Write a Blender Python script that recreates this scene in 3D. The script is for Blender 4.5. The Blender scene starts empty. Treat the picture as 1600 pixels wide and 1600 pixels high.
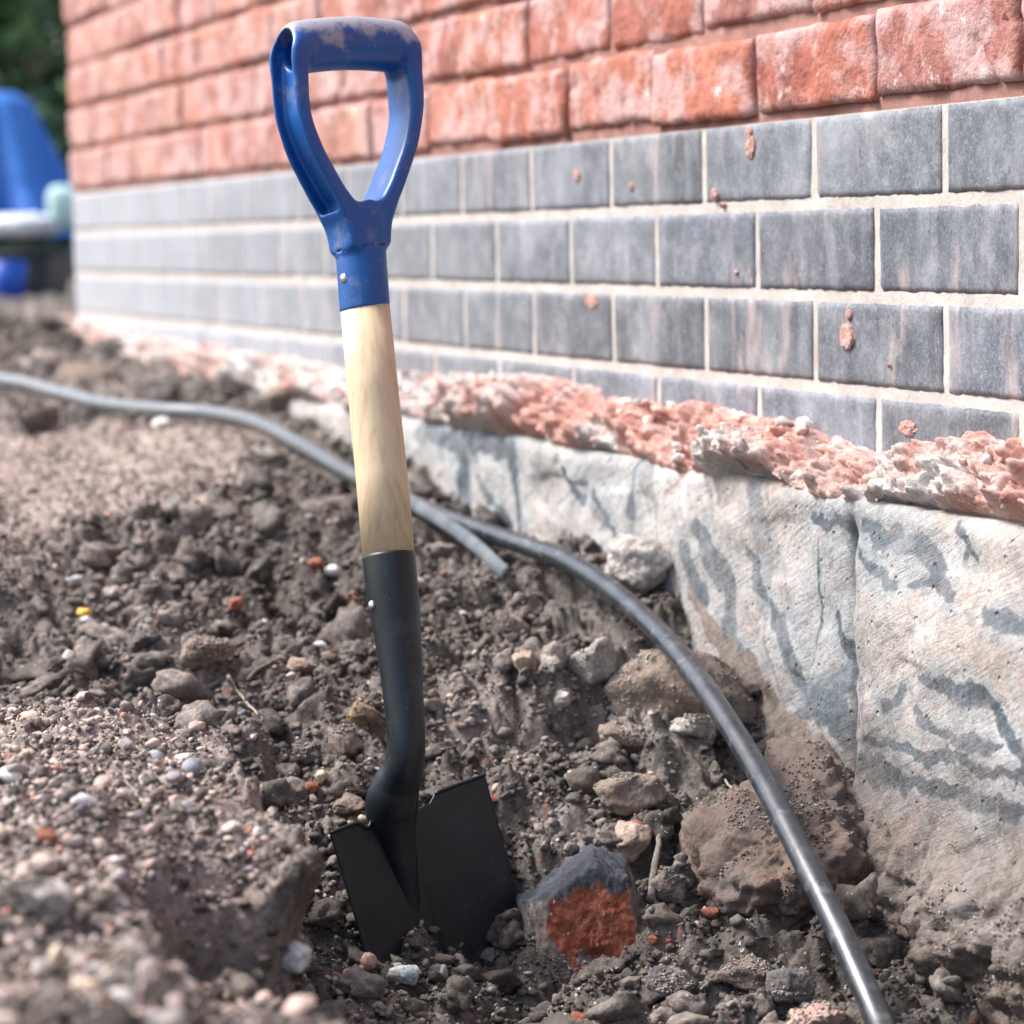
import bpy, math, random
import numpy as np
from mathutils import Vector, Matrix
rng = np.random.default_rng(7)
random.seed(7)
SC = bpy.context.scene
COL = SC.collection

# ------------------------------------------------------------------ camera
F = 4454.0                                   # focal length in pixels of a 1600 px wide frame
CP = np.array([-1.91286, 1.03200, -0.09442])
R_ = np.array([-0.33781818, -0.94100327, -0.01979194])
U_ = np.array([0.08446437, -0.05125243, 0.99510751])
W_ = np.array([0.93741381, -0.33449369, -0.09679525])
cam = bpy.data.cameras.new('camera'); co = bpy.data.objects.new('camera', cam); COL.objects.link(co)
cam.sensor_width = 36; cam.lens = F / 1600 * 36
cam.clip_start = 0.05; cam.clip_end = 500
B = -W_
co.matrix_world = Matrix(((R_[0], U_[0], B[0], CP[0]), (R_[1], U_[1], B[1], CP[1]), (R_[2], U_[2], B[2], CP[2]), (0, 0, 0, 1)))
cam.dof.use_dof = True; cam.dof.focus_distance = 2.10; cam.dof.aperture_fstop = 6.6
SC.camera = co

# ------------------------------------------------------------------ light
SUN_EL, SUN_AZ = 52.0, 62.0                  # azimuth measured from +x (along the wall) towards +y (away from it)
w = bpy.data.worlds.new('World'); SC.world = w; w.use_nodes = True
nt = w.node_tree
sky = nt.nodes.new('ShaderNodeTexSky'); sky.sky_type = 'NISHITA'; sky.sun_disc = False
sky.sun_elevation = math.radians(SUN_EL); sky.sun_rotation = math.radians(90 - SUN_AZ)
sky.dust_density = 4.0; sky.air_density = 1.0; sky.ozone_density = 1.0
nt.links.new(sky.outputs[0], nt.nodes['Background'].inputs[0]); nt.nodes['Background'].inputs[1].default_value = 0.12
sl = bpy.data.lights.new('sun', 'SUN'); so = bpy.data.objects.new('sun', sl); COL.objects.link(so)
sl.energy = 2.2; sl.angle = math.radians(18); sl.color = (1.0, 0.975, 0.95)
sd = Vector((math.cos(math.radians(SUN_EL)) * math.cos(math.radians(SUN_AZ)), math.cos(math.radians(SUN_EL)) * math.sin(math.radians(SUN_AZ)), math.sin(math.radians(SUN_EL))))
so.rotation_euler = sd.to_track_quat('Z', 'Y').to_euler()
SC.view_settings.view_transform = 'Standard'; SC.view_settings.look = 'None'
SC.view_settings.exposure = 1.4; SC.view_settings.gamma = 1.0
SC.cycles.use_denoising = True
SC.cycles.max_bounces = 5; SC.cycles.diffuse_bounces = 3; SC.cycles.glossy_bounces = 2

# ------------------------------------------------------------------ helpers
def at(px, py, Z):
    return CP + Z * (W_ + R_ * (px - 800) / F + U_ * (800 - py) / F)
def on_plane(px, py, y):
    d = W_ + R_ * (px - 800) / F + U_ * (800 - py) / F
    return CP + d * (y - CP[1]) / d[1]
def tag(o, label=None, cat=None, group=None, kind=None):
    if label: o['label'] = label
    if cat: o['category'] = cat
    if group: o['group'] = group
    if kind: o['kind'] = kind
    return o
def empty(name, loc):
    o = bpy.data.objects.new(name, None); COL.objects.link(o); o.location = Vector(loc); o.empty_display_size = .05
    bpy.context.view_layer.update()
    return o
def mesh_np(name, V, Fc, m=None, parent=None, smooth=True, color=None, origin=None):
    """V (n,3); Fc (m,k) array or list of arrays of equal-length faces"""
    V = np.asarray(V, dtype=np.float64)
    if origin is None:
        if parent is not None: origin = np.array(parent.matrix_world.translation)
        else: origin = np.zeros(3)
    V = V - origin
    groups = Fc if isinstance(Fc, list) else [Fc]
    groups = [np.asarray(g, dtype=np.int32) for g in groups if len(g)]
    me = bpy.data.meshes.new(name)
    loops = np.concatenate([g.ravel() for g in groups])
    counts = np.concatenate([np.full(len(g), g.shape[1], dtype=np.int32) for g in groups])
    starts = np.concatenate([[0], np.cumsum(counts)[:-1]]).astype(np.int32)
    me.vertices.add(len(V)); me.vertices.foreach_set('co', V.astype(np.float32).ravel())
    me.loops.add(len(loops)); me.loops.foreach_set('vertex_index', loops)
    me.polygons.add(len(counts)); me.polygons.foreach_set('loop_start', starts)
    me.polygons.foreach_set('use_smooth', np.full(len(counts), smooth, dtype=bool))
    me.update(calc_edges=True); me.validate()
    if color is not None:
        ca = me.color_attributes.new('Col', 'FLOAT_COLOR', 'POINT')
        c4 = np.ones((len(V), 4), dtype=np.float32); c4[:, :3] = color
        ca.data.foreach_set('color', c4.ravel())
    o = bpy.data.objects.new(name, me); COL.objects.link(o)
    if m: me.materials.append(m)
    if parent is not None:
        o.parent = parent
        off = origin - np.array(parent.matrix_world.translation)
        o.location = Vector(off)
    else:
        o.location = Vector(origin)
    return o
def hashf(ix, iy, iz, seed):
    h = (ix * 374761393 + iy * 668265263 + iz * 2147483647 + seed * 974634777) & 0xffffffff
    h = ((h ^ (h >> 13)) * 1274126177) & 0xffffffff
    h = ((h ^ (h >> 16)) * 2246822519) & 0xffffffff
    return ((h ^ (h >> 15)) & 0xffffff) / float(0xffffff) * 2 - 1
def vn(P, scale, seed=0):
    """value noise in [-1,1]; P (...,3)"""
    Q = np.asarray(P, dtype=np.float64) / scale + 1000.37
    I = np.floor(Q).astype(np.int64); f = Q - I; f = f * f * f * (f * (f * 6 - 15) + 10)
    r = 0
    for dx in (0, 1):
        wx = f[..., 0] if dx else 1 - f[..., 0]
        for dy in (0, 1):
            wy = f[..., 1] if dy else 1 - f[..., 1]
            for dz in (0, 1):
                wz = f[..., 2] if dz else 1 - f[..., 2]
                r = r + wx * wy * wz * hashf(I[..., 0] + dx, I[..., 1] + dy, I[..., 2] + dz, seed)
    return r
def fbm(P, scale, octs=4, seed=0, gain=.5):
    r = 0; a = 1
    for k in range(octs):
        r = r + a * vn(P, scale, seed + 17 * k); a *= gain; scale *= .5
    return r
def billow(P, scale, octs=4, seed=0, gain=.5):
    r = 0; a = 1
    for k in range(octs):
        r = r + a * (np.abs(vn(P, scale, seed + 17 * k)) * 2 - .6); a *= gain; scale *= .5
    return r
def grid_faces(nu, nv):
    i = np.arange(nu - 1)[:, None]; j = np.arange(nv - 1)[None, :]
    a = (i * nv + j).ravel()
    return np.stack([a, a + nv, a + nv + 1, a + 1], 1)
def sstep(x, a, b):
    t = np.clip((x - a) / (b - a), 0, 1); return t * t * (3 - 2 * t)
def tube(name, path, radii, m, parent=None, n=24, cap=True, radii2=None, ref=None, origin=None, noise=0):
    P = np.asarray(path, float); k = len(P)
    T = np.gradient(P, axis=0); T /= np.linalg.norm(T, axis=1)[:, None]
    ref = np.array([0, 0, 1.]) if ref is None else np.asarray(ref, float)
    r2 = radii if radii2 is None else radii2
    V = []
    for i in range(k):
        a = ref - T[i] * (ref @ T[i]); a = a if np.linalg.norm(a) > .02 else np.cross(T[i], [.3, 1, .2]); a /= np.linalg.norm(a); b = np.cross(T[i], a)
        th = np.linspace(0, 2 * math.pi, n, endpoint=False)
        V.append(P[i] + np.outer(np.cos(th), a) * radii[i] + np.outer(np.sin(th), b) * r2[i])
    V = np.concatenate(V)
    if noise: V = V + vn(V, .02, 3)[:, None] * noise * np.array([1, 1, 1])
    Fq = []
    for i in range(k - 1):
        a = i * n + np.arange(n); b = i * n + (np.arange(n) + 1) % n
        Fq.append(np.stack([a, a + n, b + n, b], 1))
    Fq = np.concatenate(Fq)
    groups = [Fq]
    if cap:
        groups.append(np.array([np.arange(n)])); groups.append(np.array([np.arange(n)[::-1] + (k - 1) * n]))
    return mesh_np(name, V, groups, m, parent, origin=origin)
def spline(P, n):
    """Catmull-Rom through the points (any dimension)"""
    P = np.asarray(P, float); Q = np.vstack([2 * P[0] - P[1], P, 2 * P[-1] - P[-2]])
    out = []
    for i in range(1, len(Q) - 2):
        t = np.linspace(0, 1, n, endpoint=False)[:, None]
        p0, p1, p2, p3 = Q[i - 1], Q[i], Q[i + 1], Q[i + 2]
        out.append(.5 * ((2 * p1) + (-p0 + p2) * t + (2 * p0 - 5 * p1 + 4 * p2 - p3) * t ** 2 + (-p0 + 3 * p1 - 3 * p2 + p3) * t ** 3))
    out.append(P[-1:]); return np.concatenate(out)
def surfnet(S, org, h):
    """naive surface nets of a sampled signed distance field"""
    neg = S < 0
    c = np.zeros(tuple(np.array(S.shape) - 1), dtype=np.int8)
    sl_ = lambda d, s: slice(1, None) if s else slice(None, -1)
    for dx in (0, 1):
        for dy in (0, 1):
            for dz in (0, 1):
                c += neg[sl_(0, dx), sl_(1, dy), sl_(2, dz)]
    act = (c > 0) & (c < 8); idx = -np.ones(act.shape, dtype=np.int64)
    I = np.argwhere(act); idx[act] = np.arange(len(I))
    acc = np.zeros((len(I), 3)); cnt = np.zeros(len(I))
    for ax in range(3):
        o1, o2 = [a for a in range(3) if a != ax]
        for u in (0, 1):
            for v in (0, 1):
                A = I.copy(); A[:, o1] += u; A[:, o2] += v; Bc = A.copy(); Bc[:, ax] += 1
                sa = S[A[:, 0], A[:, 1], A[:, 2]]; sb = S[Bc[:, 0], Bc[:, 1], Bc[:, 2]]
                k = (sa < 0) != (sb < 0); t = np.where(k, sa / np.where(k, sa - sb, 1), 0)
                p = A.astype(float); p[:, ax] += t
                acc[k] += p[k]; cnt[k] += 1
    V = acc / cnt[:, None] * h + org
    Q = []
    for ax in range(3):
        o1, o2 = [(1, 2), (2, 0), (0, 1)][ax]
        a = [slice(None)] * 3; b = [slice(None)] * 3; a[ax] = slice(None, -1); b[ax] = slice(1, None)
        na, nb = neg[tuple(a)], neg[tuple(b)]
        E = np.argwhere(na != nb)
        E = E[(E[:, o1] > 0) & (E[:, o2] > 0) & (E[:, o1] < S.shape[o1] - 1) & (E[:, o2] < S.shape[o2] - 1)]
        def g(u, v):
            K = E.copy(); K[:, o1] -= u; K[:, o2] -= v; return idx[K[:, 0], K[:, 1], K[:, 2]]
        q = np.stack([g(1, 1), g(0, 1), g(0, 0), g(1, 0)], 1)
        fl = ~na[E[:, 0], E[:, 1], E[:, 2]]
        q[fl] = q[fl][:, ::-1]
        Q.append(q)
    return V, np.concatenate(Q)
def smin(a, b, k):
    h = np.clip(.5 + .5 * (b - a) / k, 0, 1); return b * (1 - h) + a * h - k * h * (1 - h)
def smax(a, b, k): return -smin(-a, -b, k)

# ------------------------------------------------------------------ materials
def new_mat(name, rough=.8, spec=.3):
    m = bpy.data.materials.new(name); m.use_nodes = True; nt = m.node_tree; b = nt.nodes['Principled BSDF']
    b.inputs['Roughness'].default_value = rough; b.inputs['Specular IOR Level'].default_value = spec
    return m, nt, b
class NT:
    def __init__(s, nt): s.nt = nt; s.tc = nt.nodes.new('ShaderNodeTexCoord').outputs['Object']
    def n(s, t): return s.nt.nodes.new(t)
    def put(s, sock, v):
        if isinstance(v, bpy.types.NodeSocket): s.nt.links.new(v, sock)
        elif isinstance(v, (tuple, list)) and len(v) == 3 and sock.type == 'RGBA': sock.default_value = (*v, 1)
        else: sock.default_value = v
    def map(s, sc=(1, 1, 1), rot=(0, 0, 0), loc=(0, 0, 0)):
        k = s.n('ShaderNodeMapping'); s.put(k.inputs[0], s.tc); k.inputs['Scale'].default_value = sc; k.inputs['Rotation'].default_value = rot; k.inputs['Location'].default_value = loc
        return k.outputs[0]
    def noise(s, scale, detail=4, rough=.55, vec=None, dist=0):
        k = s.n('ShaderNodeTexNoise'); s.put(k.inputs['Vector'], vec if vec is not None else s.tc)
        k.inputs['Scale'].default_value = scale; k.inputs['Detail'].default_value = detail; k.inputs['Roughness'].default_value = rough; k.inputs['Distortion'].default_value = dist
        return k.outputs[0]
    def map2(s, sc, rot, loc=(0, 0, 0)):
        k = s.n('ShaderNodeMapping'); s.put(k.inputs[0], s.map(rot=rot, loc=loc)); k.inputs['Scale'].default_value = sc
        return k.outputs[0]
    def vor(s, scale, feat='F1', out=0, vec=None, rnd=1):
        k = s.n('ShaderNodeTexVoronoi'); k.feature = feat; s.put(k.inputs['Vector'], vec if vec is not None else s.tc); k.inputs['Scale'].default_value = scale; k.inputs['Randomness'].default_value = rnd
        return k.outputs[out]
    def ramp(s, fac, stops):
        k = s.n('ShaderNodeValToRGB'); s.put(k.inputs[0], fac); cr = k.color_ramp
        while len(cr.elements) < len(stops): cr.elements.new(.5)
        for e, (p, c) in zip(cr.elements, stops):
            e.position = p; e.color = (*c, 1) if isinstance(c, (tuple, list)) else (c, c, c, 1)
        return k.outputs[0]
    def mix(s, fac, a, b, mode='MIX'):
        k = s.n('ShaderNodeMix'); k.data_type = 'RGBA'; k.blend_type = mode
        s.put(k.inputs[0], fac); s.put(k.inputs[6], a); s.put(k.inputs[7], b); return k.outputs[2]
    def math(s, op, a, b=0.0):
        k = s.n('ShaderNodeMath'); k.operation = op; s.put(k.inputs[0], a); s.put(k.inputs[1], b); return k.outputs[0]
    def attr(s, name='Col'):
        k = s.n('ShaderNodeAttribute'); k.attribute_name = name; return k.outputs['Color']
    def sep(s):
        k = s.n('ShaderNodeSeparateXYZ'); s.put(k.inputs[0], s.tc); return k.outputs
    def bump(s, h, strength, dist, prev=None):
        k = s.n('ShaderNodeBump'); k.inputs['Strength'].default_value = strength; k.inputs['Distance'].default_value = dist; s.put(k.inputs['Height'], h)
        if prev is not None: s.put(k.inputs['Normal'], prev)
        return k.outputs[0]

def m_plain(name, c1, c2, rough, scale=20, spec=.3, bump=.2):
    m, nt, b = new_mat(name, rough, spec); T = NT(nt)
    T.put(b.inputs['Base Color'], T.ramp(T.noise(scale, 4, .6), [(.35, c1), (.7, c2)])); T.put(b.inputs['Normal'], T.bump(T.noise(scale * 4, 4), bump, .004)); return m
def m_soil(name, use_attr):
    m, nt, b = new_mat(name, .92, .2); T = NT(nt)
    c = T.ramp(T.noise(9, 6, .65), [(.3, (.062, .053, .047)), (.5, (.135, .118, .105)), (.72, (.28, .25, .226))])
    c = T.mix(T.ramp(T.noise(2.6, 4, .6, T.map(loc=(3, 5, 0))), [(.5, 0.0), (.68, .4)]), c, (.34, .285, .255))
    if not use_attr: c = T.mix(T.math('MULTIPLY', T.attr('Dry'), .8), c, (.40, .325, .29))
    c2 = T.ramp(T.noise(160, 5, .7), [(.25, .45), (.5, 1.0), (.75, 1.6)])
    c = T.mix(1, c, c2, 'MULTIPLY')
    if use_attr: c = T.mix(1, c, T.attr(), 'MULTIPLY')
    # specks of brick dust and pale grit
    v = T.vor(260, out=1); vd = T.vor(260)
    red = T.math('MULTIPLY', T.math('LESS_THAN', vd, .32), T.math('GREATER_THAN', T.noise(70, 2, .5), .66))
    c = T.mix(red, c, (.42, .13, .07))
    grit = T.math('MULTIPLY', T.math('LESS_THAN', vd, .25), T.math('GREATER_THAN', T.noise(95, 2, .5, T.map(loc=(3, 1, 2))), .62))
    c = T.mix(grit, c, (.5, .47, .43))
    T.put(b.inputs['Base Color'], c)
    h = T.math('ADD', T.noise(320, 5, .7), T.math('MULTIPLY', T.noise(110, 4, .6), 1.6))
    T.put(b.inputs['Normal'], T.bump(h, .9, .0035) if not use_attr else T.bump(h, .85, .0024))
    return m
M_SOIL = m_soil('soil', False); M_CLOD = m_soil('soil_clod', True)
def m_gravel():
    m, nt, b = new_mat('gravel', .75, .35); T = NT(nt)
    c = T.mix(1, T.attr(), T.ramp(T.noise(220, 4, .6), [(.3, .7), (.7, 1.25)]), 'MULTIPLY')
    dirt = T.ramp(T.noise(40, 5, .65), [(.40, 0.0), (.60, .8)])
    c = T.mix(dirt, c, (.36, .285, .25))
    T.put(b.inputs['Base Color'], c)
    T.put(b.inputs['Normal'], T.bump(T.noise(420, 4, .6), .5, .0015))
    return m
M_GRAVEL = m_gravel()
def m_rock(name, c1, c2, c3, dirt=.5, scale=30, bump=.8, patch=None, patch_c=None):
    m, nt, b = new_mat(name, .88, .25); T = NT(nt)
    c = T.ramp(T.noise(scale, 6, .65), [(.3, c1), (.5, c2), (.7, c3)])
    c = T.mix(1, c, T.ramp(T.noise(scale * 9, 4, .7), [(.3, .65), (.7, 1.3)]), 'MULTIPLY')
    if patch: c = T.mix(T.ramp(T.noise(patch, 4, .6, T.map(loc=(5, 2, 8))), [(.5, 0.0), (.56, 1.0)]), c, patch_c)
    if dirt:
        c = T.mix(T.ramp(T.noise(scale * .7, 7, .75, T.map(loc=(9, 4, 1))), [(.5 - dirt * .2, .0), (.66 - dirt * .15, dirt)]), c, (.15, .115, .095))
    T.put(b.inputs['Base Color'], c)
    h = T.math('ADD', T.noise(scale * 8, 6, .7), T.math('MULTIPLY', T.noise(scale * 2, 4, .6), 2.0))
    T.put(b.inputs['Normal'], T.bump(h, bump, .003))
    return m
M_PALE = m_rock('pale_concrete', (.36, .33, .30), (.50, .47, .44), (.62, .60, .57), .55, 22)
M_GREY = m_rock('grey_stone', (.27, .25, .225), (.38, .355, .32), (.48, .45, .41), .3, 35)
M_TAN = m_rock('tan_stone', (.28, .21, .165), (.40, .31, .25), (.50, .41, .34), .3, 40)
M_BROWN = m_rock('earthy_stone', (.16, .125, .10), (.25, .20, .165), (.37, .31, .265), .5, 22)
M_MAUVE = m_rock('dusty_block', (.11, .088, .078), (.175, .145, .13), (.26, .22, .20), .85, 14, .9, 16, (.25, .155, .125))
M_DKST = m_rock('dark_stone', (.07, .07, .075), (.12, .12, .125), (.2, .19, .19), .4, 30)
M_ORANGE = m_rock('brick_red', (.30, .085, .05), (.42, .14, .085), (.52, .22, .15), .45, 60)
M_WHITE = m_rock('white_pebble', (.55, .53, .52), (.68, .67, .66), (.78, .77, .76), .15, 40, .3)
M_BLUISH = m_rock('slate_pebble', (.33, .37, .39), (.42, .47, .49), (.52, .57, .58), .2, 40, .3)
M_YELLOW = m_rock('yellow_pebble', (.55, .32, .06), (.65, .40, .09), (.72, .5, .15), .1, 40, .2)
M_PINK = m_rock('pink_stone', (.40, .24, .20), (.50, .32, .27), (.6, .42, .37), .3, 40)

# ------------------------------------------------------------------ ground shape
CT = []
for q in [(590, 1478, 2.068), (655, 1474, 2.12), (700, 1489, 2.135), (760, 1494, 2.145), (808, 1475, 2.15), (690, 1520, 2.10), (560, 1490, 2.055), (520, 1580, 1.98), (700, 1600, 2.01), (1000, 1600, 1.99), (1300, 1600, 1.95), (1500, 1600, 1.94),
          (850, 1470, 2.15), (1000, 1450, 2.15), (1150, 1450, 2.12), (500, 1300, 2.2), (640, 1270, 2.21), (800, 1250, 2.26), (1000, 1250, 2.26), (1200, 1250, 2.2),
          (1350, 1430, 2.05), (450, 1150, 2.32), (640, 1100, 2.35), (850, 1050, 2.42), (1000, 1100, 2.40), (1120, 1150, 2.32),
          (300, 1050, 2.42), (100, 1010, 2.5), (400, 950, 2.62), (600, 910, 2.68), (750, 890, 2.74), (840, 880, 2.72), (930, 960, 2.55),
          (1050, 1010, 2.48), (600, 800, 3.0), (450, 810, 2.95), (200, 810, 2.95), (50, 810, 2.95), (-300, 810, 2.95), (-300, 1010, 2.5), (-300, 600, 4.3),
          (600, 720, 3.35), (450, 690, 3.5), (250, 662, 3.75), (50, 640, 3.9), (500, 610, 3.9), (300, 600, 4.2), (100, 575, 4.5),
          (150, 535, 5.0), (50, 520, 5.3), (50, 470, 8.2), (-200, 470, 8.2), (100, 700, 3.5), (-300, 700, 3.5)]:
    CT.append(at(*q))
YC = .058                                     # face of the footing
for q in [(645, 700), (690, 770), (760, 830), (850, 850), (960, 850), (1060, 890), (1110, 1010), (1230, 1165), (1300, 1250), (1380, 1320), (1430, 1470), (1500, 1600)]:
    CT.append(on_plane(q[0], q[1], YC))
for _p in [(300, 1340), (120, 1350), (430, 1400), (480, 1300), (300, 1500), (-200, 1400), (450, 1600), (200, 1250)]:
    _d = W_ + R_ * (_p[0] - 800) / F + U_ * (800 - _p[1]) / F; _q = CP + _d * (-.445 - CP[2]) / _d[2]; CT.append(np.array([_q[0], _q[1], -.61]))
CT += [np.array(p) for p in [(2.2, .04, -.285), (3.3, .04, -.25), (5, 0, -.235), (-.7, .1, -.68), (-1.2, .1, -.7), (-1.2, .45, -.68), (-.7, .45, -.68), (10, 3, -.23), (10, -4, -.23), (3, 2.5, -.34), (0, 2.5, -.45), (-1.5, 2.5, -.45), (5, -3, -.235)]]
CT = np.array(CT)
def tps_fit(P, z, lam=2e-4):
    n = len(P); D = np.linalg.norm(P[:, None] - P[None], axis=2); K = D * 1.0
    A = np.zeros((n + 3, n + 3)); A[:n, :n] = K + lam * np.eye(n); A[:n, n] = 1; A[:n, n + 1:n + 3] = P; A[n, :n] = 1; A[n + 1:n + 3, :n] = P.T
    return np.linalg.solve(A, np.concatenate([z, [0, 0, 0]]))
PF = CT[:, :2]; WF = tps_fit(PF, CT[:, 2])
def base_z(X, Y):
    r = WF[-3] + WF[-2] * X + WF[-1] * Y
    for k in range(len(PF)): r = r + WF[k] * np.sqrt((X - PF[k, 0]) ** 2 + (Y - PF[k, 1]) ** 2 + 1e-4)
    return r
def pz(px, py, z):
    d = W_ + R_ * (px - 800) / F + U_ * (800 - py) / F
    return (CP + d * (z - CP[2]) / d[2])
# edge of the gravel bank (the hole lies to the right of it, seen from the camera)
E1 = np.array([pz(x, y, -.445)[:2] for x, y in [(-900, 1000), (-300, 1040), (60, 1065), (240, 1120), (340, 1160), (390, 1205), (430, 1250), (452, 1300)]] + [pz(x, y, -.487)[:2] for x, y in [(395, 1440), (440, 1500), (510, 1600), (590, 1720), (750, 1950), (900, 2600)]])
SA, SB = pz(190, 1322, -.445)[:2], pz(455, 1306, -.445)[:2]
EP = np.vstack([E1, [[-1.9, E1[-1, 1] + .1], [-1.9, 3.5], [E1[0, 0], 3.5]]])
def sdist(X, Y, E):
    """signed distance to the edge of the bank; positive inside it"""
    best = np.full(np.shape(X), 1e9)
    for a, b in zip(E[:-1], E[1:]):
        d = b - a; t = np.clip(((X - a[0]) * d[0] + (Y - a[1]) * d[1]) / (d @ d), 0, 1)
        best = np.minimum(best, np.hypot(X - a[0] - t * d[0], Y - a[1] - t * d[1]))
    ins = np.zeros(np.shape(X), dtype=bool)
    for a, b in zip(EP, np.roll(EP, -1, axis=0)):
        c = (a[1] > Y) != (b[1] > Y); xi = a[0] + (Y - a[1]) * (b[0] - a[0]) / ((b[1] - a[1]) if b[1] != a[1] else 1e-9)
        ins ^= c & (X < xi)
    return np.where(ins, best, -best)
PITS = []
CKX = np.array([at(*q) for q in [(-260, 560, 4.9), (0, 592, 4.35), (80, 610, 4.15), (160, 630, 3.95), (250, 640, 3.80), (330, 645, 3.72), (400, 660, 3.58), (470, 695, 3.38), (550, 742, 3.14), (650, 789, 2.93), (700, 811, 2.84), (760, 832, 2.75), (830, 856, 2.66), (885, 876, 2.59), (960, 925, 2.48), (1030, 988, 2.37), (1090, 1060, 2.27)]])
def cable_under(X, Y):
    out = np.full(np.shape(X), 9.0)
    for a, b in zip(CKX[:-1], CKX[1:]):
        d = b[:2] - a[:2]; t = np.clip(((X - a[0]) * d[0] + (Y - a[1]) * d[1]) / (d @ d), 0, 1)
        q = np.hypot(X - a[0] - t * d[0], Y - a[1] - t * d[1]); zz = a[2] + t * (b[2] - a[2]) - .012
        # towards the viewer the ground may not rise above the line of the cable
        out = np.minimum(out, zz + np.maximum(q - .03, 0) * .22 + 9 * sstep(q, .30, .42))
    return out
GA, GB = pz(180, 1345, -.44)[:2], pz(470, 1410, -.44)[:2]
def dry_mask(X, Y):
    P = np.stack([X, Y, np.zeros_like(X)], -1)
    u_ = (X - 1.35) * .94 + (Y - .42) * -.33; v_ = (X - 1.35) * .33 + (Y - .42) * .94
    return sstep(1.15 - np.hypot(u_ / .50, v_ / .26) + .35 * vn(P, .12, 88) + .2 * vn(P, .04, 89), .0, .5)
def ground_z(X, Y, fine=True):
    X = np.asarray(X, float); Y = np.asarray(Y, float)
    P = np.stack([X, Y, np.zeros_like(X)], -1)
    wob = .010 * vn(P, .11, 5) + .010 * vn(P, .035, 6) + .006 * vn(P, .014, 9)
    b = base_z(X, Y)
    d = sdist(X, Y, E1) + wob
    top = -.446 + .012 * vn(P, .2, 11)
    dS = SB - SA; Ls = np.hypot(*dS); us = ((X - SA[0]) * dS[0] + (Y - SA[1]) * dS[1]) / Ls ** 2; vs = ((X - SA[0]) * dS[1] - (Y - SA[1]) * dS[0]) / Ls
    vs = vs * (1 if ((-2 - SA[0]) * dS[1] - (SA[1] * 0 + 1.0 - SA[1]) * dS[0]) > 0 else -1)      # positive on the near side
    top = top - .066 * sstep(vs + .6 * wob, -.002, .010) * sstep(us + 3 * wob, -.1, .35) * (1 - .5 * sstep(vs, .1, .35)) + .018 * (1 - sstep(vs, .0, .01)) * np.exp(-(vs / .05) ** 2) * sstep(us, 0, .3)
    top = top + .006 * sstep(-X, .38, .6) + .006 * billow(P, .06, 3, 23)
    bank = sstep(d, -.012, .014)
    far = sstep(X, .15, .45)                     # far end of the bank fades into the spoil
    z = b + (np.maximum(top, b * far + top * (1 - far)) - b) * bank * (1 - .6 * far)
    hole = 1 - bank
    amp = (.35 + .65 * hole) * (1 - .72 * dry_mask(X, Y))
    wallfade = sstep(Y, .03, .12) * .8 + .2
    z = z + amp * wallfade * (.020 * vn(P, .22, 31) + .030 * billow(P, .085, 2, 41, .55) * .8)
    if fine:
        z = z + amp * .0115 * billow(P, .030, 3, 51, .62) + .0022 * vn(P, .006, 61) + .0035 * (1 - hole) * billow(P, .018, 2, 71)
    for (cx_, cy_, dp, rr) in PITS: z = z - dp * np.exp(-(((X - cx_) ** 2 + (Y - cy_) ** 2) / rr ** 2))
    # the cable has bedded into the soil: ground stays just under it
    zc = cable_under(X, Y)
    return np.minimum(z, zc)
def hit(px, py, z0=.9, z1=12, dz=0.0):
    Z = np.concatenate([np.arange(z0, 4, .004), np.arange(4, z1, .03)])
    d = W_ + R_ * (px - 800) / F + U_ * (800 - py) / F
    P = CP + Z[:, None] * d
    k = np.argmax(P[:, 2] < ground_z(P[:, 0], P[:, 1]) + dz)
    return P[k], Z[k]

for px_, py_, dp_, rr_ in [(1195, 1165, .05, .028), (1378, 1440, .055, .028), (1290, 1500, .045, .03), (1050, 1320, .03, .022), (918, 1115, .028, .018), (1130, 1150, .03, .025), (1090, 1000, .02, .03), (860, 1560, .02, .02), (330, 1345, .06, .04)]:
    c_, _z = hit(px_, py_); PITS.append((c_[0], c_[1], dp_, rr_))
# terrain sheet: rows spaced finely where the hole is, coarser towards the horizon
fw2 = W_[:2] / np.linalg.norm(W_[:2]); rt2 = np.array([fw2[1], -fw2[0]])
Zs = np.concatenate([np.linspace(.6, 1.3, 160, endpoint=False), np.linspace(1.3, 2.9, 900, endpoint=False), np.geomspace(2.9, 9, 420, endpoint=False), np.geomspace(9, 160, 60)])
An = np.concatenate([np.linspace(-1.6, -.30, 90, endpoint=False), np.linspace(-.30, .30, 900, endpoint=False), np.linspace(.30, 1.0, 60)])
ZZ, AA = np.meshgrid(Zs, An, indexing='ij')
GX = CP[0] + fw2[0] * ZZ + rt2[0] * AA * ZZ; GY = CP[1] + fw2[1] * ZZ + rt2[1] * AA * ZZ
fadeout = sstep(np.hypot(GX, GY), 7, 14)
GZ = ground_z(GX, GY) * (1 - fadeout) + (-.25) * fadeout
e_ = .004; sel = (GX > -1.2) & (GX < .4) & (GY > .3) & (GY < 1.3); xs_, ys_ = GX[sel], GY[sel]
d0 = sdist(xs_, ys_, E1); gx_ = (sdist(xs_ + e_, ys_, E1) - d0) / e_; gy_ = (sdist(xs_, ys_ + e_, E1) - d0) / e_; gl_ = np.hypot(gx_, gy_) + 1e-6
P_ = np.stack([xs_, ys_, xs_ * 0], -1)
bz_ = base_z(xs_, ys_); rel = (GZ[sel] - bz_) / np.maximum(-.446 - bz_, .03)
wt = sstep(rel, .62, .9) * (1 - sstep(d0, .02, .06)) * (.016 + .010 * vn(P_, .05, 77) + .007 * vn(P_, .015, 79)) * (1 - sstep(xs_, -.05, .15))
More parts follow.
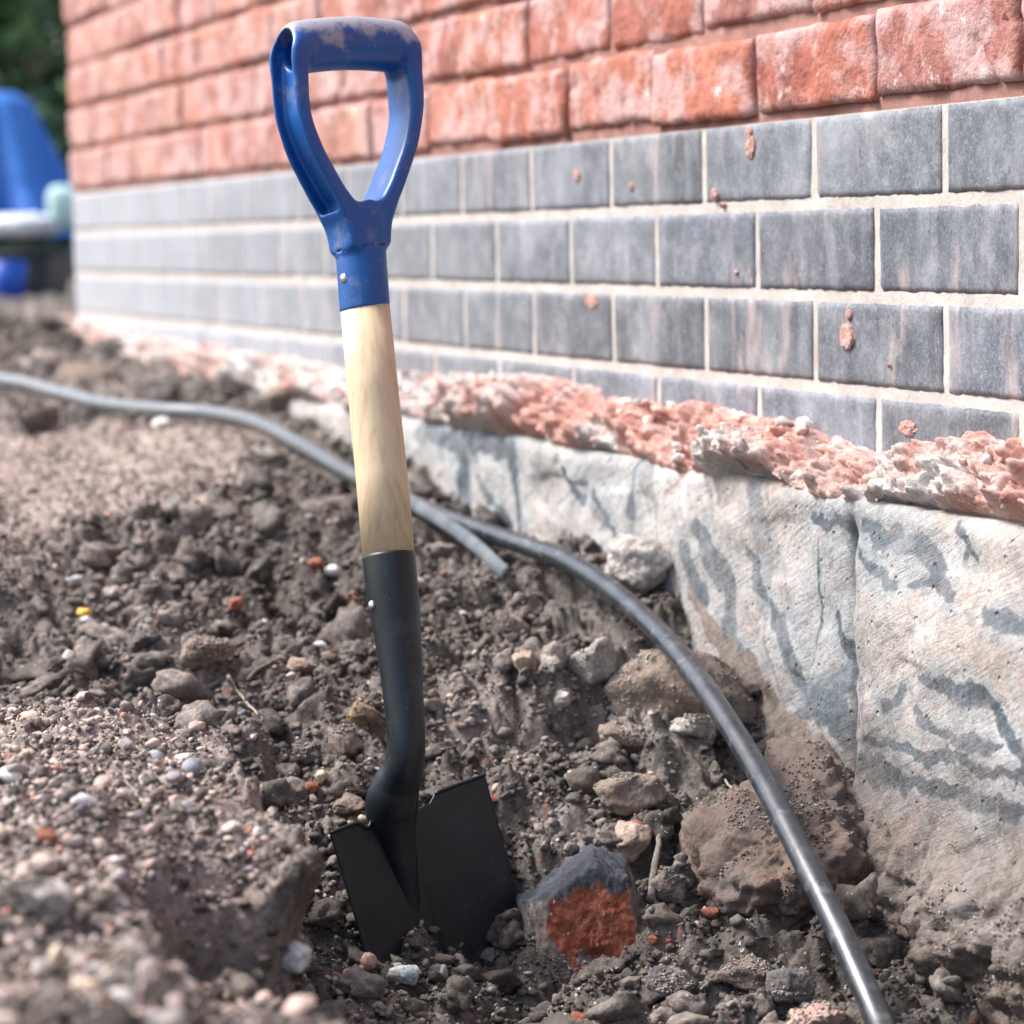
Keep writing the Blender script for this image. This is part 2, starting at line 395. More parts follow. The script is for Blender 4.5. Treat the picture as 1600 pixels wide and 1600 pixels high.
wt = wt - .016 * sstep(rel, .15, .4) * (1 - sstep(rel, .45, .65)) * (.6 + .6 * vn(P_, .04, 78))
GX[sel] -= gx_ / gl_ * wt; GY[sel] -= gy_ / gl_ * wt
V = np.stack([GX, GY, GZ], -1).reshape(-1, 3)
LIP = np.stack([GX[sel], GY[sel], GZ[sel]], -1)[(wt > .003) | ((rel > .1) & (rel < .9) & (xs_ < .1))]; LIP = LIP[np.random.default_rng(4).choice(len(LIP), min(7000, len(LIP)), replace=False)]
g = mesh_np('ground', V, grid_faces(*GX.shape)[:, ::-1], M_SOIL)
dm = np.maximum(dry_mask(GX, GY), .75 * (sdist(GX, GY, E1) > .0) * (1 - sstep(GX, .2, .42)) * (GX > -2)).ravel(); ca = g.data.color_attributes.new('Dry', 'FLOAT_COLOR', 'POINT'); ca.data.foreach_set('color', np.repeat(dm[:, None], 4, 1).astype(np.float32).ravel())
tag(g, 'brown crumbly soil of the dug ground beside the wall', 'ground', kind='structure')

# ------------------------------------------------------------------ brick wall
def m_brick_red():
    m, nt, b = new_mat('red_brick', .85, .25); T = NT(nt)
    n1 = T.noise(11, 6, .65)
    c = T.ramp(n1, [(.3, (.17, .050, .036)), (.42, (.29, .088, .062)), (.55, (.39, .130, .090)), (.75, (.48, .21, .15))])
    c = T.mix(1, c, T.attr(), 'MULTIPLY')
    c = T.mix(1, c, T.ramp(T.noise(90, 5, .7), [(.3, .75), (.7, 1.2)]), 'MULTIPLY')
    wh = T.ramp(T.noise(14, 5, .6, T.map(loc=(4, 7, 1))), [(.46, 0.0), (.56, .75)])
    c = T.mix(wh, c, (.52, .36, .35))
    wh2 = T.ramp(T.noise(26, 6, .7, T.map(loc=(1, 7, 8))), [(.60, 0.0), (.68, .85)])
    c = T.mix(wh2, c, (.72, .66, .64))
    T.put(b.inputs['Base Color'], T.mix(T.ramp(T.math('MULTIPLY', T.math('ADD', T.sep()[0], 3.2), .3), [(.0, .04), (1.0, .42)]), c, (.58, .36, .31)))  # paler towards the far corner: haze painted into the red brick colour
    h = T.math('ADD', T.noise(130, 6, .7), T.math('MULTIPLY', T.noise(35, 4, .6), 2.0))
    T.put(b.inputs['Normal'], T.bump(h, .95, .004)); return m
def m_brick_blue():
    m, nt, b = new_mat('blue_brick', .62, .4); T = NT(nt)
    c = T.ramp(T.noise(40, 7, .75), [(.3, (.045, .051, .062)), (.5, (.085, .095, .112)), (.7, (.16, .172, .195))])
    c = T.mix(1, c, T.attr(), 'MULTIPLY')
    c = T.mix(1, c, T.ramp(T.noise(300, 6, .85), [(.32, .4), (.5, 1.0), (.68, 2.1)]), 'MULTIPLY')
    st = T.ramp(T.noise(1, 5, .65, T.map(sc=(34, 1, 8))), [(.50, 0.0), (.75, .32)])
    c = T.mix(st, c, (.42, .44, .48))
    bl = T.ramp(T.noise(6, 5, .6, T.map(loc=(2, 2, 9))), [(.48, 0.0), (.72, .4)])
    c = T.mix(T.ramp(T.noise(19, 7, .75, T.map(loc=(7, 2, 4))), [(.52, 0.0), (.70, .55)]), c, (.36, .36, .37))
    c = T.mix(bl, c, (.44, .46, .50))
    pk = T.ramp(T.noise(1, 5, .6, T.map(sc=(24, 1, 5), loc=(7, 3, 2))), [(.57, 0.0), (.68, .65)])
    c = T.mix(pk, c, (.44, .34, .32))
    sp = T.math('MULTIPLY', T.math('GREATER_THAN', T.noise(520, 3, .6), .69), .7)
    c = T.mix(sp, c, (.62, .62, .62))
    T.put(b.inputs['Base Color'], T.mix(T.ramp(T.math('MULTIPLY', T.math('ADD', T.sep()[0], 3.4), .3), [(.2, .03), (1.0, .70)]), c, (.43, .445, .485)))  # whitens along the wall: veil and grazing sheen put into the brick colour
    T.put(b.inputs['Normal'], T.bump(T.noise(380, 5, .7), .35, .0015)); return m
def m_mortar(name, c1, c2, st=(.4, .2, .14)):
    m, nt, b = new_mat(name, .95, .15); T = NT(nt)
    c = T.ramp(T.noise(30, 6, .7), [(.3, c1), (.7, c2)])
    c = T.mix(T.ramp(T.noise(17, 4, .6, T.map(loc=(3, 3, 3))), [(.6, 0.0), (.72, .6)]), c, st)
    T.put(b.inputs['Base Color'], c)
    T.put(b.inputs['Normal'], T.bump(T.noise(260, 5, .7), .6, .002)); return m
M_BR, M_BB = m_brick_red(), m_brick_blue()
M_MP = m_mortar('pale_mortar', (.36, .33, .305), (.54, .505, .475), (.34, .22, .18)); M_MR = m_mortar('red_mortar', (.24, .12, .10), (.36, .20, .17), (.52, .42, .38))
XE = 3.375                                     # far corner of the wall
def bricks(rows, red):
    VV, FF, CC = [], [], []; off = 0
    for r in rows:
        z1 = (r + 1) * .075 - .005 if red else -(r * .075) - .0045
        z0 = z1 - .065
        if red: z0 = r * .075 + .0065; z1 = z0 + .0665
        # blue rows: perpends at whole bricks in even rows; red rows alternate the other way
        ph = (.1125 if (r % 2 == 0) else 0.0) if red else (0.0 if (r % 2 == 0) else .1125)
        x = -2.25 + ph; spans = []
        while x < XE - .02:
            spans.append((x + (.0035 if red else .005), min(x + (.2215 if red else .220), XE))); x += .225
        for (xa, xb) in spans:
            if xb - xa < .02: continue
            hi = r < 7
            nx = max(4, int((44 if hi else 10) * (xb - xa) / .215)); nz = 15 if hi else 6
            u = np.linspace(0, 1, nx); v = np.linspace(0, 1, nz)
            # denser lines near the arrises
            u = u + .0; Uu, Vv = np.meshgrid(u, v, indexing='ij')
            L = xb - xa; jx = rng.normal(0, .0008 if not red else .0018); jz = rng.normal(0, .0006 if not red else .0016)
            X = xa + Uu * L; Zz = z0 + Vv * (z1 - z0)
            ex = np.minimum(Uu, 1 - Uu) * L; ez = np.minimum(Vv, 1 - Vv) * (z1 - z0); e = np.minimum(ex, ez)
            P = np.stack([X, X * 0 + r * 3.1, Zz], -1)
            if red:
                rd = .0038; Yf = .003 + rng.normal(0, .0018) - rd * (1 - np.sqrt(np.clip(1 - (1 - np.clip(e / rd, 0, 1)) ** 2, 0, 1)))
                Yf = Yf + .0020 * fbm(P, .04, 5, 5 + r, .6) + .0025 * np.clip(fbm(P, .05, 2, 9), -1, 0) * 1.2
                fold = np.abs(vn(P + .3 * vn(P, .06, 4)[..., None] * .05, .045, 33)); Yf = Yf - .006 * np.exp(-(fold / .035) ** 2) * sstep(vn(P, .15, 3), .0, .15)
                X = X + .0022 * vn(P, .02, 2) + jx; Zz = Zz + .0022 * vn(P, .025, 8) + jz
            else:
                rd = .0010; Yf = .0006 + rng.normal(0, .0003) - rd * (1 - np.clip(e / rd, 0, 1)) ** 2
                Yf = Yf + .0003 * vn(P, .04, 5); X = X + .0008 * vn(P, .008, 2) * (ex < .003); Zz = Zz + .0011 * vn(P, .006, 8) * (ez < .003)
            front = np.stack([X, Yf, Zz], -1)
            # side skirts going back into the wall
            ring = list(range(0, nz)) + [i * nz + nz - 1 for i in range(1, nx)] + [(nx - 1) * nz + j for j in range(nz - 2, -1, -1)] + [i * nz for i in range(nx - 2, 0, -1)]
            fr = front.reshape(-1, 3); back = fr[ring].copy(); back[:, 1] = -.05
            n0 = len(fr); nr = len(ring); ra = np.array(ring); rb = np.arange(nr) + n0
            q = np.stack([ra, np.roll(ra, -1), np.roll(rb, -1), rb], 1)
            VV.append(fr); VV.append(back); FF.append(grid_faces(nx, nz) + off); FF.append(q + off); off += n0 + nr
            if red:
                tcol = random.choice([(1, 1, 1), (1.1, 1.15, 1.1), (.82, .8, .85), (1.15, 1.35, 1.3), (.95, 1.25, 1.5), (1.1, 1.6, 1.7)])
            else:
                k = random.uniform(.75, 1.25); tcol = (k, k, k * random.uniform(.97, 1.05))
            CC.append(np.tile(tcol, (n0 + nr, 1)))
    return np.concatenate(VV), np.concatenate(FF), np.concatenate(CC)
wall = empty('brick_wall', (XE, 0, -.3)); tag(wall, 'brick wall of red brick courses above dark blue-grey engineering bricks', 'brick wall')
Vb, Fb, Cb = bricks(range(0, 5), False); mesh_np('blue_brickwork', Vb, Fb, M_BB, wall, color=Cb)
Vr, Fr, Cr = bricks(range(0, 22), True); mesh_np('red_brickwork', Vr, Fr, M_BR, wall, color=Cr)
def mortar_sheet(z0, z1, y, step, m, name, amp):
    xs = np.arange(-2.3, XE - .004, step); xs = np.append(xs, XE - .003); zs = np.arange(z0, z1 + step * .5, step); zs[-1] = z1
    X, Z = np.meshgrid(xs, zs, indexing='ij'); P = np.stack([X, X * 0, Z], -1)
    Y = y + amp * vn(P, .012, 3) + amp * .8 * vn(P, .05, 4)
    Vv = np.stack([X, Y, Z], -1).reshape(-1, 3); n0 = len(Vv)
    # close the far end with a return into the wall
    e = np.array([(XE - .003, y - .004, z0), (XE - .003, y - .004, z1), (XE - .003, -.2, z0), (XE - .003, -.2, z1)])
    Vv = np.concatenate([Vv, e]); return mesh_np(name, Vv, [grid_faces(*X.shape), np.array([[n0, n0 + 1, n0 + 3, n0 + 2]])], m, wall)
mortar_sheet(-.37, -.0035, -.0009, .004, M_MP, 'pale_mortar', .0003)
mortar_sheet(-.0035, 1.66, -.0045, .006, M_MR, 'red_mortar', .0014)
# closed body behind the facing bricks
def box(x0, x1, y0, y1, z0, z1):
    V = np.array([(x, y, z) for x in (x0, x1) for y in (y0, y1) for z in (z0, z1)], float)
    Fq = np.array([(0, 1, 3, 2), (4, 6, 7, 5), (0, 4, 5, 1), (2, 3, 7, 6), (0, 2, 6, 4), (1, 5, 7, 3)]); return V, Fq
Vx, Fx = box(-2.3, XE - .001, -.30, -.0105, -.37, 1.67); mesh_np('wall_core', Vx, Fx, M_MR, wall, smooth=False)

# ------------------------------------------------------------------ footing
def m_conc():
    m, nt, b = new_mat('footing_concrete', .85, .25); T = NT(nt)
    c = T.ramp(T.noise(10, 6, .6), [(.3, (.36, .31, .275)), (.5, (.49, .44, .405)), (.7, (.62, .59, .57))])
    c = T.mix(T.ramp(T.noise(5, 5, .6, T.map(loc=(8, 8, 1))), [(.45, 0.0), (.65, .6)]), c, (.43, .47, .49))
    # blue-grey trowel smears dragged down the face
    sm = T.ramp(T.noise(1, 4, .55, T.map2((15, 8, 4.5), (0, math.radians(-34), 0)), 1.3), [(.565, 0.0), (.60, .9), (.68, .9), (.75, .2)])
    sm = T.math('MULTIPLY', sm, T.ramp(T.noise(5, 2, .5, T.map(loc=(2, 9, 4))), [(.38, 0.1), (.5, 1.0)]))
    c = T.mix(T.math('MULTIPLY', sm, .6), c, (.17, .20, .23))
    st_ = T.ramp(T.noise(1, 6, .7, T.map2((60, 30, 7), (0, math.radians(-36), 0), (1, 2, 3))), [(.50, 0.0), (.66, .55)])
    c = T.mix(st_, c, (.27, .29, .31))
    st2 = T.ramp(T.noise(1, 5, .7, T.map2((9, 30, 80), (0, math.radians(-28), 0), (5, 2, 3))), [(.60, 0.0), (.66, .5)])
    c = T.mix(st2, c, (.40, .23, .18))
    k_ = T.n('ShaderNodeSeparateColor'); T.put(k_.inputs[0], T.attr('Smear'))
    ms = T.ramp(T.math('ADD', k_.outputs[0], T.math('ADD', T.math('MULTIPLY', T.math('SUBTRACT', T.noise(24, 7, .75), .5), 1.7), T.math('MULTIPLY', T.math('SUBTRACT', T.noise(1, 4, .7, T.map2((120, 60, 14), (0, math.radians(-40), 0))), .5), 1.2))), [(.34, 0.0), (.56, .75), (.80, .97)])
    c = T.mix(T.ramp(T.math('ADD', k_.outputs[2], T.math('MULTIPLY', T.math('SUBTRACT', T.noise(9, 5, .65), .5), 1.2)), [(.3, 0.0), (.8, .5)]), c, (.34, .375, .395))
    c = T.mix(T.math('MULTIPLY', ms, T.ramp(T.noise(11, 5, .7, T.map(loc=(3, 3, 9))), [(.32, .5), (.58, 1.0)])), c, T.ramp(T.noise(45, 5, .7), [(.3, (.045, .065, .085)), (.7, (.15, .18, .205))]))
    md = T.ramp(T.math('ADD', k_.outputs[1], T.math('MULTIPLY', T.math('SUBTRACT', T.noise(60, 6, .75), .5), 1.3)), [(.25, 0.0), (.5, .8)])
    c = T.mix(md, c, (.25, .20, .165))
    sm2 = T.ramp(T.noise(1, 3, .5, T.map2((6, 8, 22), (0, math.radians(-22), 0), (3, 0, 5)), 1.0), [(.60, 0.0), (.64, .8)])
    sm2 = T.math('MULTIPLY', sm2, T.ramp(T.noise(4, 2, .5, T.map(loc=(6, 9, 1))), [(.45, 0.0), (.55, 1.0)]))
    c = T.mix(sm2, c, (.17, .20, .23))
    rd = T.ramp(T.noise(55, 6, .75), [(.58, 0.0), (.68, .55)])
    c = T.mix(rd, c, (.48, .27, .2))
    # soil clinging low on the face
    z = T.sep()[2]
    lo = T.math('ADD', T.math('MULTIPLY', z, -1.0), T.math('MULTIPLY', T.noise(16, 6, .7), .26))
    c = T.mix(T.ramp(lo, [(.57, 0.0), (.64, .5), (.74, .97)]), c, T.ramp(T.noise(120, 5, .7), [(.3, (.08, .062, .050)), (.7, (.23, .19, .16))]))
    c = T.mix(1, c, T.ramp(T.noise(200, 5, .7), [(.3, .78), (.7, 1.15)]), 'MULTIPLY')
    T.put(b.inputs['Base Color'], c)
    pit = T.math('MULTIPLY', T.ramp(T.vor(70), [(.06, 0.0), (.16, 1.0)]), 1.2)
    scr = T.noise(1, 5, .7, T.map2((9, 9, 130), (0, math.radians(-24), 0)))
    h = T.math('ADD', T.math('ADD', T.noise(210, 7, .75), T.math('MULTIPLY', T.noise(45, 5, .65), 1.6)), T.math('ADD', pit, T.math('MULTIPLY', scr, 1.0)))
    T.put(b.inputs['Normal'], T.bump(h, .9, .004)); return m
xs = np.concatenate([np.arange(-2.3, -.5, .02), np.arange(-.5, 1.5, .0026), np.arange(1.5, XE + .05, .015)])
prof = [(-.02, -.302)] + [(-.02 + t * .07, -.300) for t in np.linspace(.1, 1, 8)] + [(.055, -.3035)] + [(.058, -.31 - t) for t in np.arange(0, .45, .003)]
prof = np.array(prof); Xc = np.repeat(xs[:, None], len(prof), 1); Yc = np.repeat(prof[None, :, 0], len(xs), 0).copy(); Zc = np.repeat(prof[None, :, 1], len(xs), 0).copy()
P = np.stack([Xc, Yc * 0, Zc], -1); k = sstep(-Zc, .303, .33)
Yc += k * (.004 * vn(P, .25, 3) + .0010 * fbm(P, .05, 5, 4, .8) - .004 * np.clip(vn(P, .016, 55) - .6, 0, 1) * 2 + .0016 * np.sign(vn(P * [1, 1, 1.6], .06, 61)) * sstep(np.abs(vn(P * [1, 1, 1.6], .06, 61)), .0, .12)) + (Yc > .03) * .004 * vn(P, .03, 6)
crk = Xc - (.04 + .012 * vn(P, .05, 8)); Yc -= k * .010 * np.exp(-(crk / .006) ** 2)
Yc += k * .016 * sstep(-Xc, -.05, .02) * sstep(-Zc, .31, .4)
Zc += (1 - k) * .0025 * vn(P, .06, 9)
# low on the near end the pour bulges out and carries stuck soil
Yc += sstep(-Zc, .50, .60) * (.03 * sstep(-Xc, -.12, .05) + .016 * fbm(P, .07, 5, 12, .62) + .010 * billow(P, .03, 4, 13, .6))
FV = np.stack([Xc, Yc, Zc], -1).reshape(-1, 3)
SMEARS = [([(1090, 827), (1124, 887), (1142, 928)], 24), ([(1070, 850), (1085, 900), (1105, 940)], 20), ([(1161, 869), (1180, 910), (1187, 925)], 10), ([(1195, 940), (1217, 985), (1240, 1037), (1259, 1090)], 17),
          ([(1139, 925), (1142, 985)], 18), ([(1277, 835), (1276, 970), (1270, 1011)], 5), ([(1262, 805), (1319, 812), (1322, 842)], 9), ([(1352, 820), (1405, 839), (1450, 872), (1480, 910), (1506, 940)], 19),
          ([(1352, 865), (1390, 887), (1416, 917)], 11), ([(1491, 820), (1514, 857), (1525, 887)], 9), ([(1431, 921), (1480, 917), (1502, 944)], 8), ([(1551, 951), (1600, 966), (1700, 1010)], 13), ([(1300, 955), (1319, 992), (1326, 1015)], 13),
          ([(1250, 1120), (1292, 1097), (1319, 1127), (1345, 1160)], 26), ([(1350, 1175), (1412, 1210), (1450, 1236)], 23), ([(1450, 1236), (1499, 1236), (1562, 1259), (1600, 1255), (1720, 1290)], 17), ([(1472, 1067), (1525, 1071), (1570, 1097), (1600, 1131), (1680, 1240)], 17),
          ([(1356, 1142), (1431, 1157), (1480, 1187), (1525, 1176), (1600, 1202), (1700, 1220)], 10), ([(1457, 1112), (1506, 1146), (1600, 1165)], 9), ([(1409, 1090), (1435, 1079)], 11), ([(703, 681), (725, 706), (719, 794)], 24), ([(794, 700), (812, 816)], 13),
          ([(750, 741), (775, 784), (800, 825)], 10), ([(741, 690), (800, 700)], 12), ([(997, 728), (987, 800)], 9), ([(655, 680), (694, 687)], 14), ([(880, 740), (905, 790)], 9), ([(1150, 1000), (1185, 1060), (1215, 1100)], 12), ([(930, 770), (960, 830)], 8)]
DIRT = [([(1330, 860), (1338, 950), (1345, 1060), (1340, 1200)], 22), ([(1080, 930), (1130, 1010), (1200, 1090), (1260, 1150)], 26), ([(1140, 1060), (1200, 1120), (1330, 1230)], 34)]
def stroke_mask(Xq, Zq, strokes, wide=1.5):
    out = np.zeros(Xq.shape)
    for pts, wd in strokes:
        Q = [on_plane(a_, b_, .058) for a_, b_ in pts]
        if len(Q) > 2: Q = list(spline(np.array(Q), 5))
        sc_ = .5 * (np.linalg.norm(Q[0] - CP) + np.linalg.norm(Q[-1] - CP)) / F
        wd_ = wd * sc_ * wide; n_ = len(Q) - 1
        for i_, (a_, b_) in enumerate(zip(Q[:-1], Q[1:])):
            d = np.array([b_[0] - a_[0], b_[2] - a_[2]]); t = np.clip(((Xq - a_[0]) * d[0] + (Zq - a_[2]) * d[1]) / (d @ d), 0, 1)
            q = np.hypot(Xq - a_[0] - t * d[0], Zq - a_[2] - t * d[1]); ww = wd_ * (1 - .55 * abs((i_ + .5) / n_ * 2 - 1) ** 2) 
            out = np.maximum(out, 1 - sstep(q, ww * .25, ww * .95))
    return out
foot = mesh_np('concrete_footing', np.stack([Xc, Yc, Zc], -1).reshape(-1, 3), grid_faces(*Xc.shape), m_conc()); tag(foot, 'rough pale concrete footing with blue-grey smears, exposed under the brick wall', 'footing')

wx_ = .008 * vn(P, .035, 71) + .004 * fbm(P, .012, 3, 73); wz_ = .008 * vn(P, .035, 72) + .004 * fbm(P, .012, 3, 74)
m1 = stroke_mask(Xc + wx_, Zc + wz_, SMEARS, 1.9).ravel(); m3 = stroke_mask(Xc + wx_, Zc + wz_, SMEARS, 5.0).ravel(); m2 = stroke_mask(Xc + wx_, Zc + wz_, DIRT).ravel()
ca = foot.data.color_attributes.new('Smear', 'FLOAT_COLOR', 'POINT'); ca.data.foreach_set('color', np.stack([m1, m2, m3, m1 * 0 + 1], 1).astype(np.float32).ravel())

# ------------------------------------------------------------------ squeezed-out mortar on the ledge
def m_spill():
    m, nt, b = new_mat('spilt_mortar', .95, .12); T = NT(nt)
    c = T.ramp(T.noise(85, 5, .7), [(.3, (.46, .21, .165)), (.5, (.60, .32, .265)), (.72, (.66, .50, .455))])
    f = T.noise(9, 5, .55, T.map(loc=(1.3, 0, 6)), .6)
    x = T.sep()[0]
    f2 = T.math('ADD', f, T.math('MULTIPLY', T.math('SUBTRACT', x, .2), .02))
    c = T.mix(T.ramp(f2, [(.44, 0.0), (.60, 1.0)]), c, T.ramp(T.noise(60, 5, .7), [(.3, (.50, .46, .43)), (.7, (.74, .715, .69))]))
    c = T.mix(T.ramp(T.noise(11, 6, .7, T.map(loc=(6, 2, 3))), [(.52, 0.0), (.64, .75)]), c, (.46, .415, .38))
    c = T.mix(1, c, T.ramp(T.noise(240, 4, .7), [(.3, .72), (.7, 1.2)]), 'MULTIPLY')
    T.put(b.inputs['Base Color'], c)
    h = T.math('ADD', T.noise(210, 6, .75), T.math('MULTIPLY', T.noise(60, 4, .6), 2.0))
    T.put(b.inputs['Normal'], T.bump(h, .8, .004)); return m
M_SPILL = m_spill()
tp = [on_plane(a, b_, .0) for a, b_ in [(1600, 690), (1540, 683), (1480, 688), (1420, 715), (1380, 708), (1330, 690), (1270, 668), (1190, 655), (1120, 632), (1050, 640), (980, 625), (900, 595), (850, 588), (790, 590), (700, 590), (640, 590), (560, 580), (450, 560), (350, 545), (250, 530), (150, 505)]]
tp = np.array(sorted([(p[0], p[2]) for p in tp])); 
xs = np.concatenate([np.arange(-2.3, -.4, .02), np.arange(-.4, 1.4, .0028), np.arange(1.4, XE + .04, .007)])
ztop = np.interp(xs, tp[:, 0], tp[:, 1]); t = np.linspace(0, 1, 64)
Xs = np.repeat(xs[:, None], 64, 1); Tt = np.repeat(t[None], len(xs), 0)
P0 = np.stack([Xs, Tt * .12, Xs * 0], -1)
zt = ztop[:, None] + .007 * vn(P0 * [1, 0, 0], .05, 2) + .004 * vn(P0 * [1, 0, 0], .018, 3)
zb = -.310 - .028 * np.clip(vn(P0 * [1, 0, 0], .09, 5) + .1, -.3, 1); out = .0625 + .011 * vn(P0 * [1, 0, 0], .1, 7)
ang = Tt * math.pi * .5
Ys = -.004 + (out + .004) * np.sin(np.clip(ang * 1.12, 0, math.pi / 2)) ** .9 - .028 * sstep(Tt, .70, 1.0); Zz = zb + (zt - zb) * np.cos(ang) ** 1.1
P = np.stack([Xs, Ys, Zz], -1)
rid = (P @ np.array([[.75, .1, -.65], [0, 1, 0], [.65, 0, .75]]).T) * np.array([.45, 1, 1.25])     # slanting folds
env = np.sin(np.pi * np.clip(Tt, .02, .98)) ** .5
d_ = .017 * billow(rid, .065, 5, 14, .6) + .006 * fbm(P, .02, 3, 15, .6)
fold = np.abs(vn(rid, .035, 44)); d_ = d_ - .012 * np.exp(-(fold / .05) ** 2) + .0030 * fbm(P, .009, 3, 46, .7)
Ys = Ys + d_ * env * .9; Zz = Zz + d_ * env * .6
ridge = mesh_np('mortar_ridge', np.stack([Xs, Ys, Zz], -1).reshape(-1, 3), grid_faces(*Xs.shape), M_SPILL); tag(ridge, 'crusty ridge of red and white mortar spilt along the top of the concrete footing', 'mortar')

# ------------------------------------------------------------------ rocks
def ico(sub):
    import bmesh
    bm = bmesh.new(); bmesh.ops.create_icosphere(bm, subdivisions=sub, radius=1)
    V = np.array([v.co[:] for v in bm.verts]); Fq = np.array([[v.index for v in f.verts] for f in bm.faces]); bm.free(); return V, Fq
ICO = {k: ico(k) for k in (1, 2, 3, 5, 6)}
def rock_shape(sub, seed, ang=.8, nplanes=14, rough=.06):
    V, Fq = ICO[sub]; r = np.random.default_rng(seed)
    N = r.normal(size=(nplanes, 3)); N /= np.linalg.norm(N, axis=1)[:, None]; D = r.uniform(.62, 1.0, nplanes)
    q = V @ N.T; k = np.where(q > .05, D / np.maximum(q, .05), 9.0)
    rad = np.minimum(-np.log(np.sum(np.exp(-k * 14), axis=1)) / 14, 1.25); rad = ang * rad + (1 - ang) * .9
    P = V * rad[:, None]
    P = P * (1 + rough * (fbm(P + seed, .6, 4, seed, .55)))[:, None]
    return P, Fq
def rotm(r):
    q = r.normal(size=4); q /= np.linalg.norm(q); w_, x, y, z = q
    return np.array([[1 - 2 * (y * y + z * z), 2 * (x * y - z * w_), 2 * (x * z + y * w_)], [2 * (x * y + z * w_), 1 - 2 * (x * x + z * z), 2 * (y * z - x * w_)], [2 * (x * z - y * w_), 2 * (y * z + x * w_), 1 - 2 * (x * x + y * y)]])
EXTRA = [LIP]
def crumbs_on(V, n, seed, zfrac=.35):
    n = int(n * 2.6)
    r = np.random.default_rng(seed); z0, z1 = V[:, 2].min(), V[:, 2].max()
    pr = np.clip(.75 * vn(V, .045, seed) + .5 * vn(V, .016, seed) + .15, 0, 1) ** 2; ok = np.where((V[:, 2] > z0 + zfrac * (z1 - z0)) & (r.uniform(0, .5, len(V)) < pr))[0]
    if len(ok): EXTRA.append(V[r.choice(ok, min(n, len(ok)), replace=False)])
FV_ = FV[(FV[:, 2] < -.47) & (FV[:, 0] > -.35) & (FV[:, 0] < .6)]
_k = vn(FV_, .05, 5) + .5 * vn(FV_, .015, 6) + 5 * np.clip(-FV_[:, 2] - .60, -.12, .1) > .35
FV_ = FV_[_k]; EXTRA.append(FV_[np.random.default_rng(2).choice(len(FV_), min(7000, len(FV_)), replace=False)])
def stone(name, cat, label, px, py, wpx, hpx, m, seed, ang=.85, rough=.07, sink=.3, yaw=None, group=None, dpx=None, sub=5, tilt=0, lift=0):
    """rock whose base stands on the soil at that spot; sizes in photo pixels are turned into metres by its distance"""
    c, Z = hit(px, py + hpx * .35)
    s = Z / F
    rx, rz = wpx * s / 2, hpx * s / 2; ry = (dpx if dpx else (wpx + hpx) * .5) * s / 2
    P, Fq = rock_shape(sub, seed, ang, 14, rough)
    P = P / np.abs(P).max(axis=0)
    P = P * np.array([rx, ry, rz])
    a = math.atan2(rt2[1], rt2[0]) + (yaw or 0)
    ct, st_ = math.cos(tilt), math.sin(tilt); P = P @ np.array([[ct, 0, -st_], [0, 1, 0], [st_, 0, ct]])
    ca, sa = math.cos(a), math.sin(a); P = P @ np.array([[ca, sa, 0], [-sa, ca, 0], [0, 0, 1]])
    P = P + .0012 * fbm(P, .006, 2, seed)[:, None]
    cz = float(ground_z(c[0], c[1])) + rz * (1 - 2 * sink) + lift
    cc = np.array([c[0], c[1], cz])
    base = cc - np.array([0, 0, rz])
    if wpx > 45 and m is not M_WHITE and m is not M_BLUISH: crumbs_on(P + cc, int(wpx * 1.1), seed)
    o = mesh_np(name, P + cc, Fq, m, origin=base)
    return tag(o, label, cat, group)

# ------------------------------------------------------------------ spade
def m_blue():
    m, nt, b = new_mat('blue_plastic', .38, .5); T = NT(nt)
    sx = T.sep()
    d = T.noise(60, 6, .7); up = T.math('ADD', T.math('MULTIPLY', sx[2], 14.0), T.math('MULTIPLY', T.noise(35, 5, .65), 1.1))
    c = T.ramp(T.noise(25, 3, .5), [(.3, (.001, .062, .25)), (.7, (.003, .085, .31))])
    # dried mud on top of the grip, thin smears down the arms
    mud = T.ramp(up, [(.58, 0.0), (.72, .8)])
    c2 = T.mix(mud, c, (.34, .33, .34))
    sm = T.ramp(T.noise(38, 7, .75, T.map(loc=(3, 2, 1))), [(.54, 0.0), (.72, .5)])
    c2 = T.mix(sm, c2, (.22, .25, .32))
    T.put(b.inputs['Base Color'], c2)
    T.put(b.inputs['Roughness'], T.math('ADD', T.math('MULTIPLY', mud, .4), .36))
    T.put(b.inputs['Normal'], T.bump(T.noise(300, 4, .6), .15, .001)); return m
def m_wood():
    m, nt, b = new_mat('pale_wood', .55, .35); T = NT(nt)
    g_ = T.noise(1, 6, .65, T.map(sc=(150, 150, 4)), .12)
    c = T.ramp(g_, [(.3, (.44, .32, .19)), (.5, (.58, .46, .30)), (.75, (.66, .54, .37))])
    fl = T.ramp(T.noise(1, 3, .5, T.map(sc=(420, 420, 55), loc=(2, 2, 2))), [(.70, 0.0), (.76, .6)])
    c = T.mix(fl, c, (.28, .19, .10))
    c = T.mix(T.ramp(T.noise(9, 4, .5), [(.5, 0.0), (.75, .35)]), c, (.50, .37, .22))
    T.put(b.inputs['Base Color'], c); T.put(b.inputs['Normal'], T.bump(g_, .12, .0006)); return m
